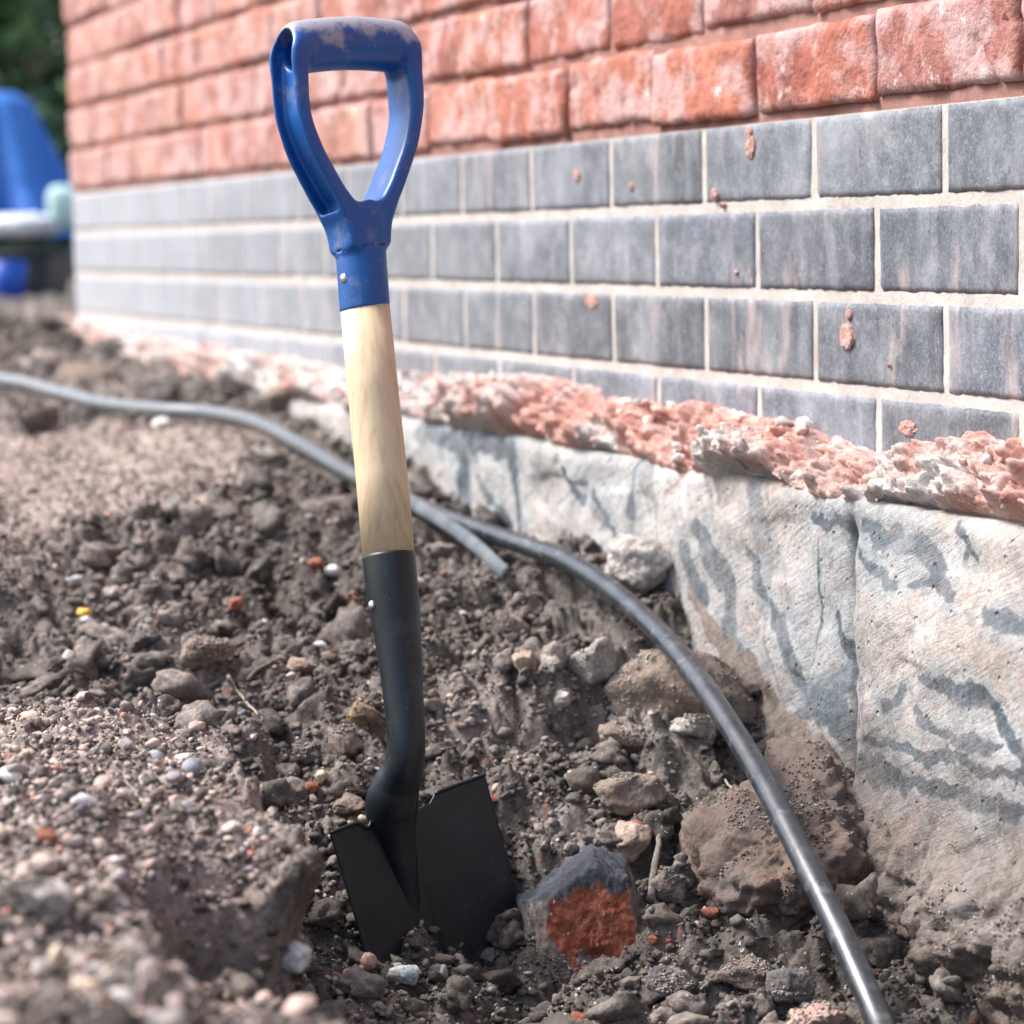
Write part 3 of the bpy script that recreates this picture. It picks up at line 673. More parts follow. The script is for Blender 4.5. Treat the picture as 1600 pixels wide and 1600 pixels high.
def m_steel(blade=False):
    m, nt, b = new_mat('black_steel', .38, .45); T = NT(nt)
    c = T.ramp(T.noise(30, 5, .6), [(.3, (.0035, .006, .009)), (.7, (.007, .011, .016))])
    du = T.ramp(T.noise(28, 6, .7, T.map(loc=(2, 6, 4))), [(.52, 0.0), (.75, .40)])
    c = T.mix(T.math('MULTIPLY', du, .25 if blade else .8), c, (.10, .12, .15))
    sp = T.math('MULTIPLY', T.math('LESS_THAN', T.vor(350), .07), T.math('GREATER_THAN', T.noise(60, 2), .57))
    c = T.mix(sp, c, (.30, .32, .34))
    if blade:
        lo = T.math('ADD', T.math('MULTIPLY', T.sep()[2], -7.0), T.math('MULTIPLY', T.noise(45, 6, .75), 1.0))
        c = T.mix(T.ramp(lo, [(1.02, 0.0), (1.3, .75)]) if False else T.math('MULTIPLY', T.ramp(T.math('MULTIPLY', lo, .6), [(.78, 0.0), (.92, .6)]), 1.0), c, (.13, .105, .09))
    T.put(b.inputs['Base Color'], c)
    T.put(b.inputs['Roughness'], T.ramp(T.noise(50, 4, .6), [(.3, .33), (.7, .47)]))
    T.put(b.inputs['Normal'], T.bump(T.noise(500, 3, .6), .12, .0006)); return m
M_BLUE, M_WOOD, M_STEEL, M_BLADE = m_blue(), m_wood(), m_steel(), m_steel(True)
mz, ntz, bz = new_mat('zinc', .3, .5); bz.inputs['Metallic'].default_value = .9; bz.inputs['Base Color'].default_value = (.6, .62, .64, 1)
spade = empty('spade', at(690, 1490, 2.10)); tag(spade, 'short spade with blue D handle, wooden shaft and black blade stuck in the soil', 'spade')
gc = at(540, 71, 2.17); cb = at(571, 492, 2.152)
Uh = gc - cb; Uh /= np.linalg.norm(Uh)
yaw = math.radians(39)
Wd = R_ * math.cos(yaw) + W_ * math.sin(yaw) + U_ * .115; Wd /= np.linalg.norm(Wd); Nd = np.cross(Uh, Wd); Nd /= np.linalg.norm(Nd)
if Nd @ W_ > 0: Nd = -Nd                                   # faces the viewer's side
h = .0009; org = np.array([-.072, -.026, -.030]); shape = (160, 60, 270)   # local: s (width), n (towards viewer), d (down)
S_, Nn, Dd = np.meshgrid(org[0] + h * np.arange(shape[0]), org[1] + h * np.arange(shape[1]), org[2] + h * np.arange(shape[2]), indexing='ij')
Sx = np.abs(S_)
kd = np.array([-.03, .0, .022, .045, .06, .08, .095, .112, .129, .15, .26]); ko = np.array([.0575, .0595, .0615, .0600, .0575, .0515, .0445, .0355, .0265, .0195, .0195])
ki = np.array([.0445, .0450, .0462, .0475, .0450, .0375, .0300, .0210, .0110, .0, .0])
kd = np.array([-.03, .0, .022, .045, .06, .08, .095, .112, .129, .15, .20, .26]); ko = np.array([.0540, .0585, .0608, .0605, .0580, .0520, .0450, .0360, .0268, .0200, .0185, .0185])
ki = np.array([.0440, .0450, .0462, .0470, .0452, .0380, .0300, .0200, .0065, -.012, -.02, -.02])
ko_ = spline(np.stack([kd, ko], 1), 12); ki_ = spline(np.stack([kd, ki], 1), 12)
so_ = np.interp(Dd, ko_[:, 0], ko_[:, 1]); si_ = np.interp(Dd, ki_[:, 0], ki_[:, 1])
Th = np.interp(Dd, [0, .12, .16], [.0178, .0178, .0165])
arm = smax(smax(Sx - so_, (si_ - Sx) * .9, .004), np.abs(Nn) - Th, .006)
arm = smax(arm, -.002 - Dd, .012); arm = smax(arm, Dd - .158, .004)
# rounded foot of the opening
arm = smin(arm, smax(np.hypot(Sx, Dd - .1385) - .006, np.abs(Nn) - Th, .004), .006)
arc = .0045 * (Sx / .055) ** 2 - .0015
grip = (np.sqrt(((Dd - arc) / .0205) ** 2 + (Nn / .0178) ** 2) - 1) * .0185; grip = smax(grip, Sx - .0595 + .16 * np.clip(.004 - Dd, 0, 1), .008)
coll = smax(np.hypot(S_, Nn) - (.0186 + .0006 * (Dd > .157) - .12 * np.clip(.135 - Dd, 0, .05)), np.maximum(.122 + .2 * Sx - Dd, Dd - .2035), .002)
body = smin(smin(arm, grip, .007), coll, .006)
chan = smax(smax(si_ + .0050 - Sx, np.abs(Nn) - (Th - .0050), .003), np.maximum(-.002 - Dd, Dd - .128), .004)
hol = smax((np.sqrt(((Dd - arc) / .0158) ** 2 + (Nn / .0126) ** 2) - 1) * .014, .020 - Sx, .002)
chan = smin(chan, hol, .003)
chan = smax(chan, .0185 - Sx + 0 * Dd, .001) if True else chan
groove = np.maximum(np.abs(np.hypot(S_, Nn) - .0192) - .0009, np.abs(Dd - .1575) - .0006)
body = smax(body, -chan, .0022)
body = np.maximum(body, -groove)
Vh, Fh = surfnet(body, org, h)
Vw = gc + Vh[:, :1] * Wd + Vh[:, 1:2] * Nd - Vh[:, 2:] * Uh
fl = np.cross(Wd, Nd) @ (-Uh) < 0
handle = mesh_np('handle', Vw, Fh[:, ::-1] if fl else Fh, M_BLUE, spade, origin=gc)
tag(handle, 'blue plastic D handle with dried mud on its grip')
cs = handle.modifiers.new('smooth', 'CORRECTIVE_SMOOTH') if False else handle.modifiers.new('smooth', 'SMOOTH'); cs.factor = .5; cs.iterations = 4
# wooden shaft
tube('shaft', np.array([at(570.5, 480, 2.153), at(583, 610, 2.143), at(596, 740, 2.133), at(607.8, 874, 2.122)]), [.0188, .0191, .0195, .0196], M_WOOD, spade, 48, origin=at(607, 868, 2.12))
# socket: tube that cranks back and dies into the blade as a tapering rib
KP = [(607.3, 867, 2.122, 41.8), (611, 905, 2.119, 41.5), (616, 950, 2.116, 40), (622, 1000, 2.112, 36.5), (627, 1050, 2.108, 33.5), (631, 1100, 2.104, 31.4), (634.5, 1150, 2.100, 30.2), (634, 1180, 2.099, 30.3), (629, 1205, 2.101, 32.5), (619, 1228, 2.107, 37.5), (613, 1252, 2.111, 41.5), (612, 1275, 2.115, 40), (617, 1310, 2.117, 33), (626, 1350, 2.119, 27), (636, 1395, 2.121, 20), (647, 1435, 2.123, 14), (659, 1480, 2.126, 8), (670, 1520, 2.13, 3)]
SK = spline(np.array([[*at(a, b_, c_), e * c_ / F] for a, b_, c_, e in KP]), 8)
sock = tube('socket', SK[:, :3], SK[:, 3], M_STEEL, spade, 48, ref=R_, origin=SK[0, :3])
# blade: dished sheet with a shoulder lip
TL, TC, TR = at(516, 1301, 2.072), at(627, 1258, 2.124), at(757, 1210, 2.160)
dn = lambda sl_, dz: (R_ * sl_ + (-U_) + W_ * dz)
nb, mb = 72, 60; L = .178
pb = np.linspace(-1, 1, nb); qb = np.linspace(0, 1, mb)
Vb_ = []
for p in pb:
    a = abs(p); S = TL if p < 0 else TR; a_ = (math.sqrt(p * p + .02) - math.sqrt(.02)) / (math.sqrt(1.02) - math.sqrt(.02))
    # smooth dish: quadratic towards the wings
    base = TL * (p * (p - 1) / 2) + TC * (1 - p * p) + TR * (p * (p + 1) / 2)
    notch = .0065 * math.exp(-((a - (.50 if p < 0 else .31)) / .075) ** 2)
    if a < (.40 if p < 0 else .24): notch = .0065
    slope = .295 if p < 0 else .27
    for q in qb:
        lat = (slope if p < 0 else .27) * L * q
        Lq = L * q * 1.0
        corner = .020 * max(0, (a - .80) / .20) ** 2 * q ** 6
        v = base + dn(.283 + .012 * -p * 1.0, .03 if p > 0 else .02) * (notch * (1 - q) + Lq - corner)
        Vb_.append(v)
blade = mesh_np('blade', np.array(Vb_), grid_faces(nb, mb), M_BLADE, spade, origin=TC)
sm_ = blade.modifiers.new('thick', 'SOLIDIFY'); sm_.thickness = .0022; sm_.offset = 0
for side, (p0, p1) in (('l', (0, 28)), ('r', (48, nb - 1))):
    pts = [Vb_[i * mb] for i in range(min(p0, p1), max(p0, p1) + 1)]
    pts = np.array(pts)
    if side == 'l': pts = pts[:-8]
    else: pts = pts[2:]
    tube('tread', pts - Nd * .0015 * -1, [.0014] * len(pts), M_STEEL, spade, 10, origin=pts[0])
def rivet(p, nrm, r, name='rivet'):
    V, Fq = ICO[3]; nrm = nrm / np.linalg.norm(nrm); a = np.cross(nrm, [0, 0, 1.]); a /= np.linalg.norm(a); b_ = np.cross(nrm, a)
    Q = V * np.array([r, r, r * .55]); W = p + Q[:, :1] * a + Q[:, 1:2] * b_ + Q[:, 2:] * nrm
    return mesh_np(name, W, Fq, mz, spade, origin=p)
for (px, py, Z, rad, offp, hw) in ((566.5, 437, 2.155, .0192, -27.5, 39), (615, 945, 2.1165, .0192, -33, 40)):
    sn = offp / hw; nn = R_ * sn - W_ * math.sqrt(1 - sn * sn); rivet(at(px, py, Z) + nn * rad, nn, .0036)

# ------------------------------------------------------------------ cable and strip
def m_cable(name, c1, c2, r):
    m, nt, b = new_mat(name, r, .9); T = NT(nt)
    c = T.ramp(T.noise(30, 6, .65), [(.35, c1), (.7, c2)])
    du = T.ramp(T.noise(55, 7, .75, T.map(loc=(4, 1, 4))), [(.54, 0.0), (.75, .6)])
    c = T.mix(du, c, (.22, .22, .22))
    ob = T.sep()[0]; c = T.mix(T.ramp(T.math('MULTIPLY', ob, .28), [(.30, 0.0), (.95, .75)]), c, (.33, .36, .375))  # sky sheen painted on: sheath colour turns pale towards the far end
    T.put(b.inputs['Base Color'], c)
    T.put(b.inputs['Roughness'], T.ramp(T.noise(40, 5, .6), [(.3, r - .06), (.7, r + .2)]))
    T.put(b.inputs['Normal'], T.bump(T.noise(45, 4, .6), .25, .002)); return m
CK = [(-260, 560, 4.9), (0, 592, 4.35), (80, 610, 4.15), (160, 630, 3.95), (250, 640, 3.80), (330, 645, 3.72), (400, 660, 3.58), (470, 695, 3.38), (550, 742, 3.14), (650, 789, 2.93), (700, 811, 2.84), (760, 832, 2.75), (830, 856, 2.66), (885, 876, 2.59), (960, 925, 2.48), (1030, 988, 2.37), (1090, 1060, 2.27), (1140, 1133, 2.185), (1190, 1215, 2.11), (1232, 1295, 2.045), (1272, 1375, 1.99), (1310, 1452, 1.945), (1345, 1530, 1.905), (1375, 1600, 1.87), (1420, 1720, 1.80), (1470, 1850, 1.73)]
KP_ = spline(np.array([at(*q) for q in CK]), 10)
cab = tube('cable', KP_, [.0092] * len(KP_), m_cable('cable_sheath', (.010, .014, .019), (.028, .036, .045), .27), None, 28, origin=KP_[-1])
tag(cab, 'thick black cable curving over the rubble from the far left to the bottom right', 'cable')
SP = spline(np.array([at(*q) for q in [(600, 760, 3.0), (650, 789, 2.88), (690, 813, 2.80), (725, 838, 2.73), (752, 860, 2.675), (790, 896, 2.60)]]), 8)
stp = tube('plastic_strip', SP, [.0070] * len(SP), m_plain('strip_plastic', (.06, .072, .085), (.12, .135, .15), .55, 30), None, 16, radii2=[.0028] * len(SP), ref=U_ + R_ * .5, origin=SP[-1])
tag(stp, 'flat grey plastic strip going into the soil beside the cable', 'plastic strip')

# ------------------------------------------------------------------ individual stones
def plane_rock(px, py, half, planes, seed, rough=.05, k_=22, lift=0., sub=6):
    V0, F0 = ICO[sub]; cc, Zb = hit(px, py); s = Zb / F
    N = np.array([np.array(n_) / np.linalg.norm(n_) for n_, _ in planes]); D = np.array([d_ for _, d_ in planes])
    q = V0 @ N.T; k = np.where(q > .05, D / np.maximum(q, .05), 9.); rad = -np.log(np.sum(np.exp(-k * k_), axis=1)) / k_
    P = V0 * rad[:, None]; P = P * (1 + rough * fbm(P, .5, 5, seed, .55))[:, None]
    P = P * np.array(half) * s
    return cc + np.array([0, 0, lift]) + P[:, :1] * R_ + P[:, 1:2] * (-W_) + P[:, 2:] * U_, F0, cc
def BLK():
    # camera right / towards viewer / up
    V, Fq, cc = plane_rock(1245, 1400, (165, 170, 185), [((-.25, .50, .85), .50), ((.12, .85, -.5), .62), ((1, -.1, .15), .80), ((-1, .25, .1), .80), ((0, -1, .1), .8), ((.75, .25, .75), .72), ((-.5, .1, .8), .78), ((0, 0, -1), .8), ((.7, .7, -.1), .86)], 46, .10, lift=.018)
    V = V + (.007 * billow(V, .04, 4, 8, .6) + .003 * fbm(V, .012, 3, 9, .6))[:, None] * (V - V.mean(0)) / np.linalg.norm(V - V.mean(0), axis=1)[:, None]
    crumbs_on(V, 1500, 3, .1)
    o = mesh_np('rubble_block', V, Fq, M_MAUVE, origin=cc); tag(o, 'biggest mauve-brown block of rubble, crossed by the cable, in the hole', 'rubble')
    V, Fq, cc = plane_rock(1290, 1260, (100, 110, 90), [((-.1, .6, .8), .62), ((.1, .8, -.4), .72), ((1, -.1, .15), .80), ((-1, .25, .1), .80), ((0, -1, .1), .8), ((.75, .25, .75), .7), ((0, 0, -1), .8)], 48, .09)
    crumbs_on(V, 300, 5, .3)
    o = mesh_np('rubble_block', V, Fq, M_MAUVE, origin=cc); tag(o, 'brown block of rubble behind the biggest one, between the cable and the footing', 'rubble')
S = stone
S('concrete_lump', 'stone', 'large pale grey concrete lump lying between the cable and the footing', 1003, 885, 122, 112, M_PALE, 11, .7, .16, .22)
S('stone', 'stone', 'light grey angular stone with a flat face, left of the cable', 935, 1038, 84, 82, M_GREY, 21, .95, .05, .2)
S('boulder', 'boulder', 'long earthy boulder under the cable beside the grey angular stone', 1078, 1068, 250, 200, M_BROWN, 35, .75, .11, .25, dpx=150, tilt=.5)
BLK()
S('stone', 'stone', 'tan triangular stone just above the broken red brick', 985, 1318, 86, 66, M_TAN, 63, .97, .05, .2, yaw=.3, tilt=-.5)
S('stone', 'stone', 'flat grey stone casting a small shadow on the soil at the left', 322, 1022, 88, 50, M_BROWN, 71, .9, .06, .2)
S('stone', 'stone', 'smooth brown lump of stone right of the black socket of the spade', 800, 975, 62, 48, M_BROWN, 81, .85, .06, .2)
S('stone', 'stone', 'small buff stone left of the black socket of the spade', 474, 1040, 48, 30, M_TAN, 91, .8, .08, .2)
S('stone', 'stone', 'small buff cube-like stone left of the light grey angular stone', 818, 1040, 38, 38, M_TAN, 92, .95, .05, .2)
S('stone', 'stone', 'small buff-grey stone touching the light grey angular stone', 865, 1035, 42, 34, M_GREY, 93, .8, .08, .2)
S('stone', 'stone', 'small pale stone just below the light grey angular stone', 876, 1098, 36, 32, M_PALE, 94, .8, .08, .2)
S('stone', 'stone', 'grey-brown stone standing left of the neck of the spade', 540, 1150, 66, 84, M_BROWN, 95, .9, .06, .25)
S('stone', 'stone', 'ochre stained stone touching the left side of the black socket', 572, 1118, 52, 56, m_rock('ochre_stone', (.17, .13, .10), (.25, .19, .13), (.34, .26, .18), .35, 30, .8, 60, (.34, .21, .10)), 96, .85, .07, .3)
for i, (px, py, w_, h_, lb) in enumerate([(368, 950, 30, 28, 'bright orange brick crumb on the soil at the middle left'), (487, 1236, 26, 20, 'orange brick crumb left of the neck of the spade'), (996, 1300, 28, 26, 'orange brick crumb on the soil above the tan triangular stone'), (540, 943, 46, 20, 'flat red brick crumb left of the upper rivet of the black socket'), (1020, 1472, 18, 14, 'tiny orange brick crumb right of the broken red brick'), (75, 1310, 34, 32, 'blurred orange brick crumb on the gravel bank at the left'), (1110, 1432, 34, 22, 'orange-pink brick crumb beside the biggest rubble block'), (247, 978, 14, 14, 'tiny red brick crumb right of the yellow pebble'), (905, 1594, 30, 16, 'orange brick crumb at the bottom edge below the broken red brick'), (495, 888, 28, 16, 'small red brick crumb on the soil behind the spade, left of the white pebble'), (770, 1255, 26, 12, 'thin red brick crumb at the right shoulder of the blade'), (538, 1420, 16, 22, 'small orange brick crumb left of the lower blade')]):
    S('brick_crumb', 'brick crumb', lb, px, py, w_, h_, M_ORANGE, 200 + i, .9, .09, .15, sub=3)
for i, (px, py, w_, h_, m_, lb) in enumerate([(133, 957, 25, 16, M_YELLOW, 'yellow-orange pebble on the soil at the left'), (135, 972, 24, 16, M_WHITE, 'white pebble just below the yellow pebble'), (520, 901, 32, 18, M_WHITE, 'white pebble left of where wood and black socket meet'), (634, 1526, 50, 34, M_BLUISH, 'flat pale blue-grey pebble below the blade'), (575, 1505, 30, 30, M_PINK, 'rounded pink-grey pebble at the lower left of the blade'), (615, 1542, 28, 22, M_GREY, 'small smooth grey pebble below the pale blue-grey one'), (693, 1502, 44, 20, M_TAN, 'flat tan stone chip at the foot of the blade'), (255, 664, 34, 20, M_WHITE, 'blurred white stone under the far part of the cable'), (60, 1405, 130, 66, M_PALE, 'largest white stone on the near gravel bank, out of focus'), (465, 1512, 54, 50, M_WHITE, 'blurred white stone near the edge of the near gravel bank'), (127, 1262, 36, 24, M_WHITE, 'bright white pebble on the middle of the gravel bank'), (20, 1215, 40, 26, M_WHITE, 'pale pebble on the gravel bank at the left edge of the photo'), (115, 907, 34, 14, M_BLUISH, 'flat bluish slate piece on the soil at the left'), (500, 1010 , 20, 14, M_WHITE, 'tiny white pebble near the small buff stone'), (655, 915, 30, 20, M_GREY, 'grey pebble right behind the black socket'), (690, 1105, 20, 18, M_GREY, 'small grey pebble right of the black socket')]):
    S('pebble', 'pebble', lb, px, py, w_, h_, m_, 300 + i, .45, .05, .2, sub=5 if w_ > 45 else 3)
for i, (px, py, w_, h_, m_, lb) in enumerate([(1272, 1590, 100, 60, M_PINK, 'pinkish stone at the bottom edge left of the cable'), (1175, 1520, 120, 70, M_MAUVE, 'reddish-mauve stone in front of the biggest rubble block'), (1235, 1535, 80, 60, M_DKST, 'dark stone beside the pinkish stone near the bottom edge'), (1050, 1545, 80, 60, M_DKST, 'dark lump of stone at the bottom, right of the broken red brick'), (1052, 1385, 70, 62, M_BROWN, 'brown stone right of the broken red brick with the twig against it'), (1000, 1440, 46, 40, M_GREY, 'grey-green stone touching the right side of the broken red brick'), (145, 582, 110, 60, M_BROWN, 'big blurred lump beside the far left part of the cable'), (480, 618, 150, 60, M_BROWN, 'big blurred grey-brown lump between the far cable and the wall'), (330, 588, 100, 30, M_BROWN, 'low blurred lump at the foot of the wall behind the cable'), (425, 716, 56, 44, M_GREY, 'blurred grey stone just below the far cable'), (232, 1005, 50, 34, M_DKST, 'dark stone on the soil below the orange brick crumb'), (140, 1032, 90, 34, M_DKST, 'dark clod on the far edge of the gravel bank'), (1140, 1010, 60, 36, M_TAN, 'small tan stone between the cable and the footing'), (980, 1150, 90, 60, M_BROWN, 'earthy lump in the middle of the hole below the long boulder'), (1085, 1135, 76, 50, M_GREY, 'rounded grey lump at the lower end of the long boulder'), (985, 1235, 120, 76, M_BROWN, 'soil covered stone above the tan triangular stone'), (705, 1245, 60, 34, M_BROWN, 'brown lump behind the blade of the spade'), (545, 1262, 60, 34, M_BROWN, 'brown lump at the left shoulder of the blade'), (480, 1180, 50, 34, M_DKST, 'dark lump of stone left of the neck of the spade')]):
    S('stone', 'stone', lb, px, py, w_, h_, m_, 400 + i, .85, .09, .28)

# broken engineering brick: grey fired skin outside, red body where it broke
def m_broken():
    m, nt, b = new_mat('broken_brick', .9, .2); T = NT(nt)
    red = T.ramp(T.noise(90, 6, .7), [(.3, (.17, .055, .035)), (.5, (.32, .10, .055)), (.7, (.42, .17, .105))])
    red = T.mix(T.math('MULTIPLY', T.math('LESS_THAN', T.vor(160), .22), T.math('GREATER_THAN', T.noise(60, 2), .57)), red, (.62, .50, .40))
    gry = T.ramp(T.noise(60, 6, .7), [(.3, (.15, .125, .118)), (.7, (.30, .255, .24))])
    drk = T.ramp(T.noise(60, 6, .7), [(.3, (.045, .05, .06)), (.7, (.13, .14, .16))])
    a = T.attr(); k = T.n('ShaderNodeSeparateColor'); T.put(k.inputs[0], a)
    c = T.mix(k.outputs[0], gry, red); c = T.mix(k.outputs[1], c, drk)
    c = T.mix(T.ramp(T.noise(35, 7, .75, T.map(loc=(4, 4, 2))), [(.56, 0.0), (.64, .85)]), c, (.11, .085, .07))
    T.put(b.inputs['Base Color'], c)
    T.put(b.inputs['Normal'], T.bump(T.math('ADD', T.noise(300, 6, .7), T.math('MULTIPLY', T.noise(90, 4), 2.0)), .9, .003)); return m
V0, F0 = ICO[6]
cc, Zb = hit(920, 1515); s = Zb / F
fr = np.array([R_, -W_, U_])
pl = [((-.95, .30, .15), .80), ((.25, .93, .28), .42), ((.95, .1, .1), .80), ((-.30, .15, 1), .78), ((-.25, .5, -.9), .85), ((.55, .6, .0), .78), ((0, -1, 0), .9), ((-.55, .75, -.35), .66), ((.5, .2, .9), .88)]
N = np.array([np.array(n_) / np.linalg.norm(n_) for n_, _ in pl]); D = np.array([d_ for _, d_ in pl])
q = V0 @ N.T; k = np.where(q > .05, D / np.maximum(q, .05), 9.); rad = -np.log(np.sum(np.exp(-k * 60), axis=1)) / 60; wh = np.argmin(k, axis=1)
P = V0 * rad[:, None]; P = P * (1 + .05 * fbm(P, .5, 4, 77) + .03 * billow(P, .16, 3, 78))[:, None]
# hollow broken into the face
bite = np.exp(-(((P[:, 0] - .05) / .28) ** 2 + ((P[:, 2] + .12 + .25 * P[:, 0]) / .10) ** 2)) * (P[:, 1] > .2); P[:, 1] -= .17 * bite
isred = ((wh == 1) | (wh == 5)).astype(float); jit = .22 * fbm(P, .35, 6, 5, .6)
isred = isred * (P[:, 2] + .6 * jit < .60) * (P[:, 2] + .6 * jit > -.50) * (P[:, 0] + .5 * jit > -.62)
patch_ = fbm(P, .5, 5, 91, .6) + .9 * np.exp(-(((P[:, 0] + .12) / .3) ** 2 + ((P[:, 2] + .30) / .2) ** 2)); isred = isred * (patch_ < 1.0)
P[:, 1] += isred * (-.03 + .035 * fbm(P + .1 * vn(P, .2, 6)[:, None], .23, 6, 31, .65))
isdrk = ((P[:, 2] + .6 * jit) > .56).astype(float)
_t = math.radians(11); P = P @ np.array([[math.cos(_t), 0, math.sin(_t)], [0, 1, 0], [-math.sin(_t), 0, math.cos(_t)]])
Pm = P * np.array([98, 88, 138]) * s
Vw = cc + np.array([0, 0, 118 * s * .36]) + Pm[:, :1] * R_ + Pm[:, 1:2] * (-W_) + Pm[:, 2:] * U_
crumbs_on(Vw[P[:, 2] < -.1], 160, 9, .1)
bb = mesh_np('broken_brick', Vw, F0, m_broken(), color=np.stack([isred, isdrk, isred * 0], 1), origin=cc); tag(bb, 'broken brick chunk, orange-red inside with a dark grey top, right of the blade', 'broken brick')

def twig(lb, pts, r, c=(.25, .2, .16)):
    Q = []
    for px, py, dz in pts:
        p, Z = hit(px, py); p = np.array([p[0], p[1], float(ground_z(p[0], p[1])) + dz]); Q.append(p)
    Q = spline(np.array(Q), 6); Q = Q + .0012 * np.stack([vn(Q, .01, 1), vn(Q, .01, 2), vn(Q, .01, 3)], -1)
    m_ = m_rock('twig_bark_' + str(len(bpy.data.materials)), tuple(.7 * v for v in c), c, tuple(1.3 * v for v in c), .2, 60)
    o = tube('twig', Q, np.linspace(r, r * .55, len(Q)), m_, None, 8, origin=Q[0]); tag(o, lb, 'twig')
twig('thin pale twig lying on the soil left of the neck of the spade', [(356, 1068, .006), (378, 1096, .004), (404, 1130, .004)], .0014, (.42, .36, .30))
twig('short brown twig pointing up right, beside the thin pale twig', [(388, 1078, .005), (412, 1062, .006), (436, 1046, .006)], .0018)
twig('thick grey twig leaning on a stone right of the broken red brick', [(1016, 1425, .004), (1026, 1385, .014), (1034, 1345, .02)], .0034, (.24, .22, .2))
twig('fine pale root hanging on the soil left of the cable', [(1132, 1228, .003), (1146, 1245, .005), (1152, 1272, .003)], .0009, (.42, .36, .30))

# ------------------------------------------------------------------ loose crumbs and gravel
def scatter(name, N_, sub, smin_, smax_, pw, region, palette, m, label, cat, seed, nproto=10, ang=.7, rough=.2, flat=.8, embed=.35, zr=(1.15, 6.0), ar=(-.27, .25), pts=None):
    r = np.random.default_rng(seed)
    protos = []
    for k in range(nproto):
        P, Fq = rock_shape(sub, seed * 100 + k, ang, 10, rough); protos.append(P)
    protos = np.array(protos)
    iz = r.uniform(1 / zr[1], 1 / zr[0], N_ * 3); Z = 1 / iz; a = r.uniform(ar[0], ar[1], N_ * 3)
    X = CP[0] + fw2[0] * Z + rt2[0] * a * Z; Y = CP[1] + fw2[1] * Z + rt2[1] * a * Z
    keep = (region(X, Y, r) if region else np.ones(X.shape, bool)) & (Y > .045) ; X, Y, Z = X[keep][:N_], Y[keep][:N_], Z[keep][:N_]; n = len(X)
    ne = 0
    if name == 'soil_crumbs':
        Ex = np.concatenate(EXTRA); ne = len(Ex); X = np.concatenate([X, Ex[:, 0]]); Y = np.concatenate([Y, Ex[:, 1]]); Z = np.concatenate([Z, np.full(ne, 1.9)]); n = len(X)
    if pts is not None: Ex = pts; ne = len(Ex); X, Y, Z = Ex[:, 0], Ex[:, 1], np.full(ne, 1.9); n = ne
    u = r.uniform(0, 1, n); sz = smin_ * (smax_ / smin_) ** (u ** pw); sz = sz * np.clip(Z / 2.1, .9, 2.2) ** .7
    if pts is None:
        dc = np.full(n, 9.)
        for a_, b_ in zip(KP_[:-1:3], KP_[3::3]):
            d = b_[:2] - a_[:2]; t = np.clip(((X - a_[0]) * d[0] + (Y - a_[1]) * d[1]) / (d @ d), 0, 1); dc = np.minimum(dc, np.hypot(X - a_[0] - t * d[0], Y - a_[1] - t * d[1]))
        dry = dry_mask(X, Y) * (sz > .006) * (name.find('gravel') < 0)
        sz = np.where((dc < sz * .75 + .009) & (np.arange(n) < n - ne), .0006, sz); sz = sz * (1 - .7 * dry)
    z = ground_z(X, Y) + sz * .5 * (1 - 2 * embed)
    if ne: sz[-ne:] *= .8; z[-ne:] = Ex[:, 2] + sz[-ne:] * .22
    pi_ = r.integers(0, nproto, n)
    q = r.normal(size=(n, 4)); q /= np.linalg.norm(q, axis=1)[:, None]; w_, x, y, zq = q.T
    Rm = np.stack([1 - 2 * (y * y + zq * zq), 2 * (x * y - zq * w_), 2 * (x * zq + y * w_), 2 * (x * y + zq * w_), 1 - 2 * (x * x + zq * zq), 2 * (y * zq - x * w_), 2 * (x * zq - y * w_), 2 * (y * zq + x * w_), 1 - 2 * (x * x + y * y)], -1).reshape(n, 3, 3)
    asp = np.stack([r.uniform(.8, 1.2, n), r.uniform(.6, 1.0, n), r.uniform(flat * .6, flat, n)], -1)
    Vp = protos[pi_] * asp[:, None, :] * (sz / 2)[:, None, None]
    Vp = np.einsum('nij,nvj->nvi', Rm, Vp); Vp[:, :, 2] *= .8
    Vp += np.stack([X, Y, z], -1)[:, None, :]
    nv = protos.shape[1]; Fa = (Fq[None] + (np.arange(n) * nv)[:, None, None]).reshape(-1, 3)
    pal = np.array([c for c, w__ in palette]); pw_ = np.array([w__ for c, w__ in palette], float); ci = r.choice(len(pal), n, p=pw_ / pw_.sum())
    C = pal[ci] * r.uniform(.75, 1.25, (n, 1))
    if ne: C[-ne:] *= 1.8
    Cv = np.repeat(C, nv, axis=0)
    o = mesh_np(name, Vp.reshape(-1, 3), Fa, m, color=Cv); tag(o, label, cat, kind='stuff'); return o
def bank_w(X, Y): return sstep(sdist(X, Y, E1), -.005, .03) * (1 - sstep(X, .2, .42))
pit = at(620, 1560, 2.03)
def reg_bank(X, Y, r):
    lowleft = np.exp(-(((X - pit[0]) / .22) ** 2 + ((Y - pit[1] - .03) / .13) ** 2))
    return r.uniform(0, 1, X.shape) < np.clip(bank_w(X, Y) * 1.0 + lowleft * .75 + .02, 0, 1)
def reg_soil(X, Y, r): return r.uniform(0, 1, X.shape) < 1 - .55 * bank_w(X, Y)
SOILP = [((1, 1, 1), 6), ((.75, .75, .75), 3), ((1.25, 1.22, 1.2), 3), ((.6, .62, .65), 1)]
GRP = [((.54, .39, .34), 5), ((.42, .34, .30), 5), ((.30, .29, .29), 3), ((.62, .58, .55), 2.2), ((.50, .20, .12), .9), ((.24, .28, .33), 1.2), ((.46, .38, .28), 2), ((.55, .42, .37), 3), ((.13, .13, .14), .9)]
scatter('soil_crumbs', 120000, 1, .0022, .0060, 1.3, reg_soil, SOILP, M_CLOD, 'fine brown soil crumbs over the dug ground', 'soil', 3, embed=.25)
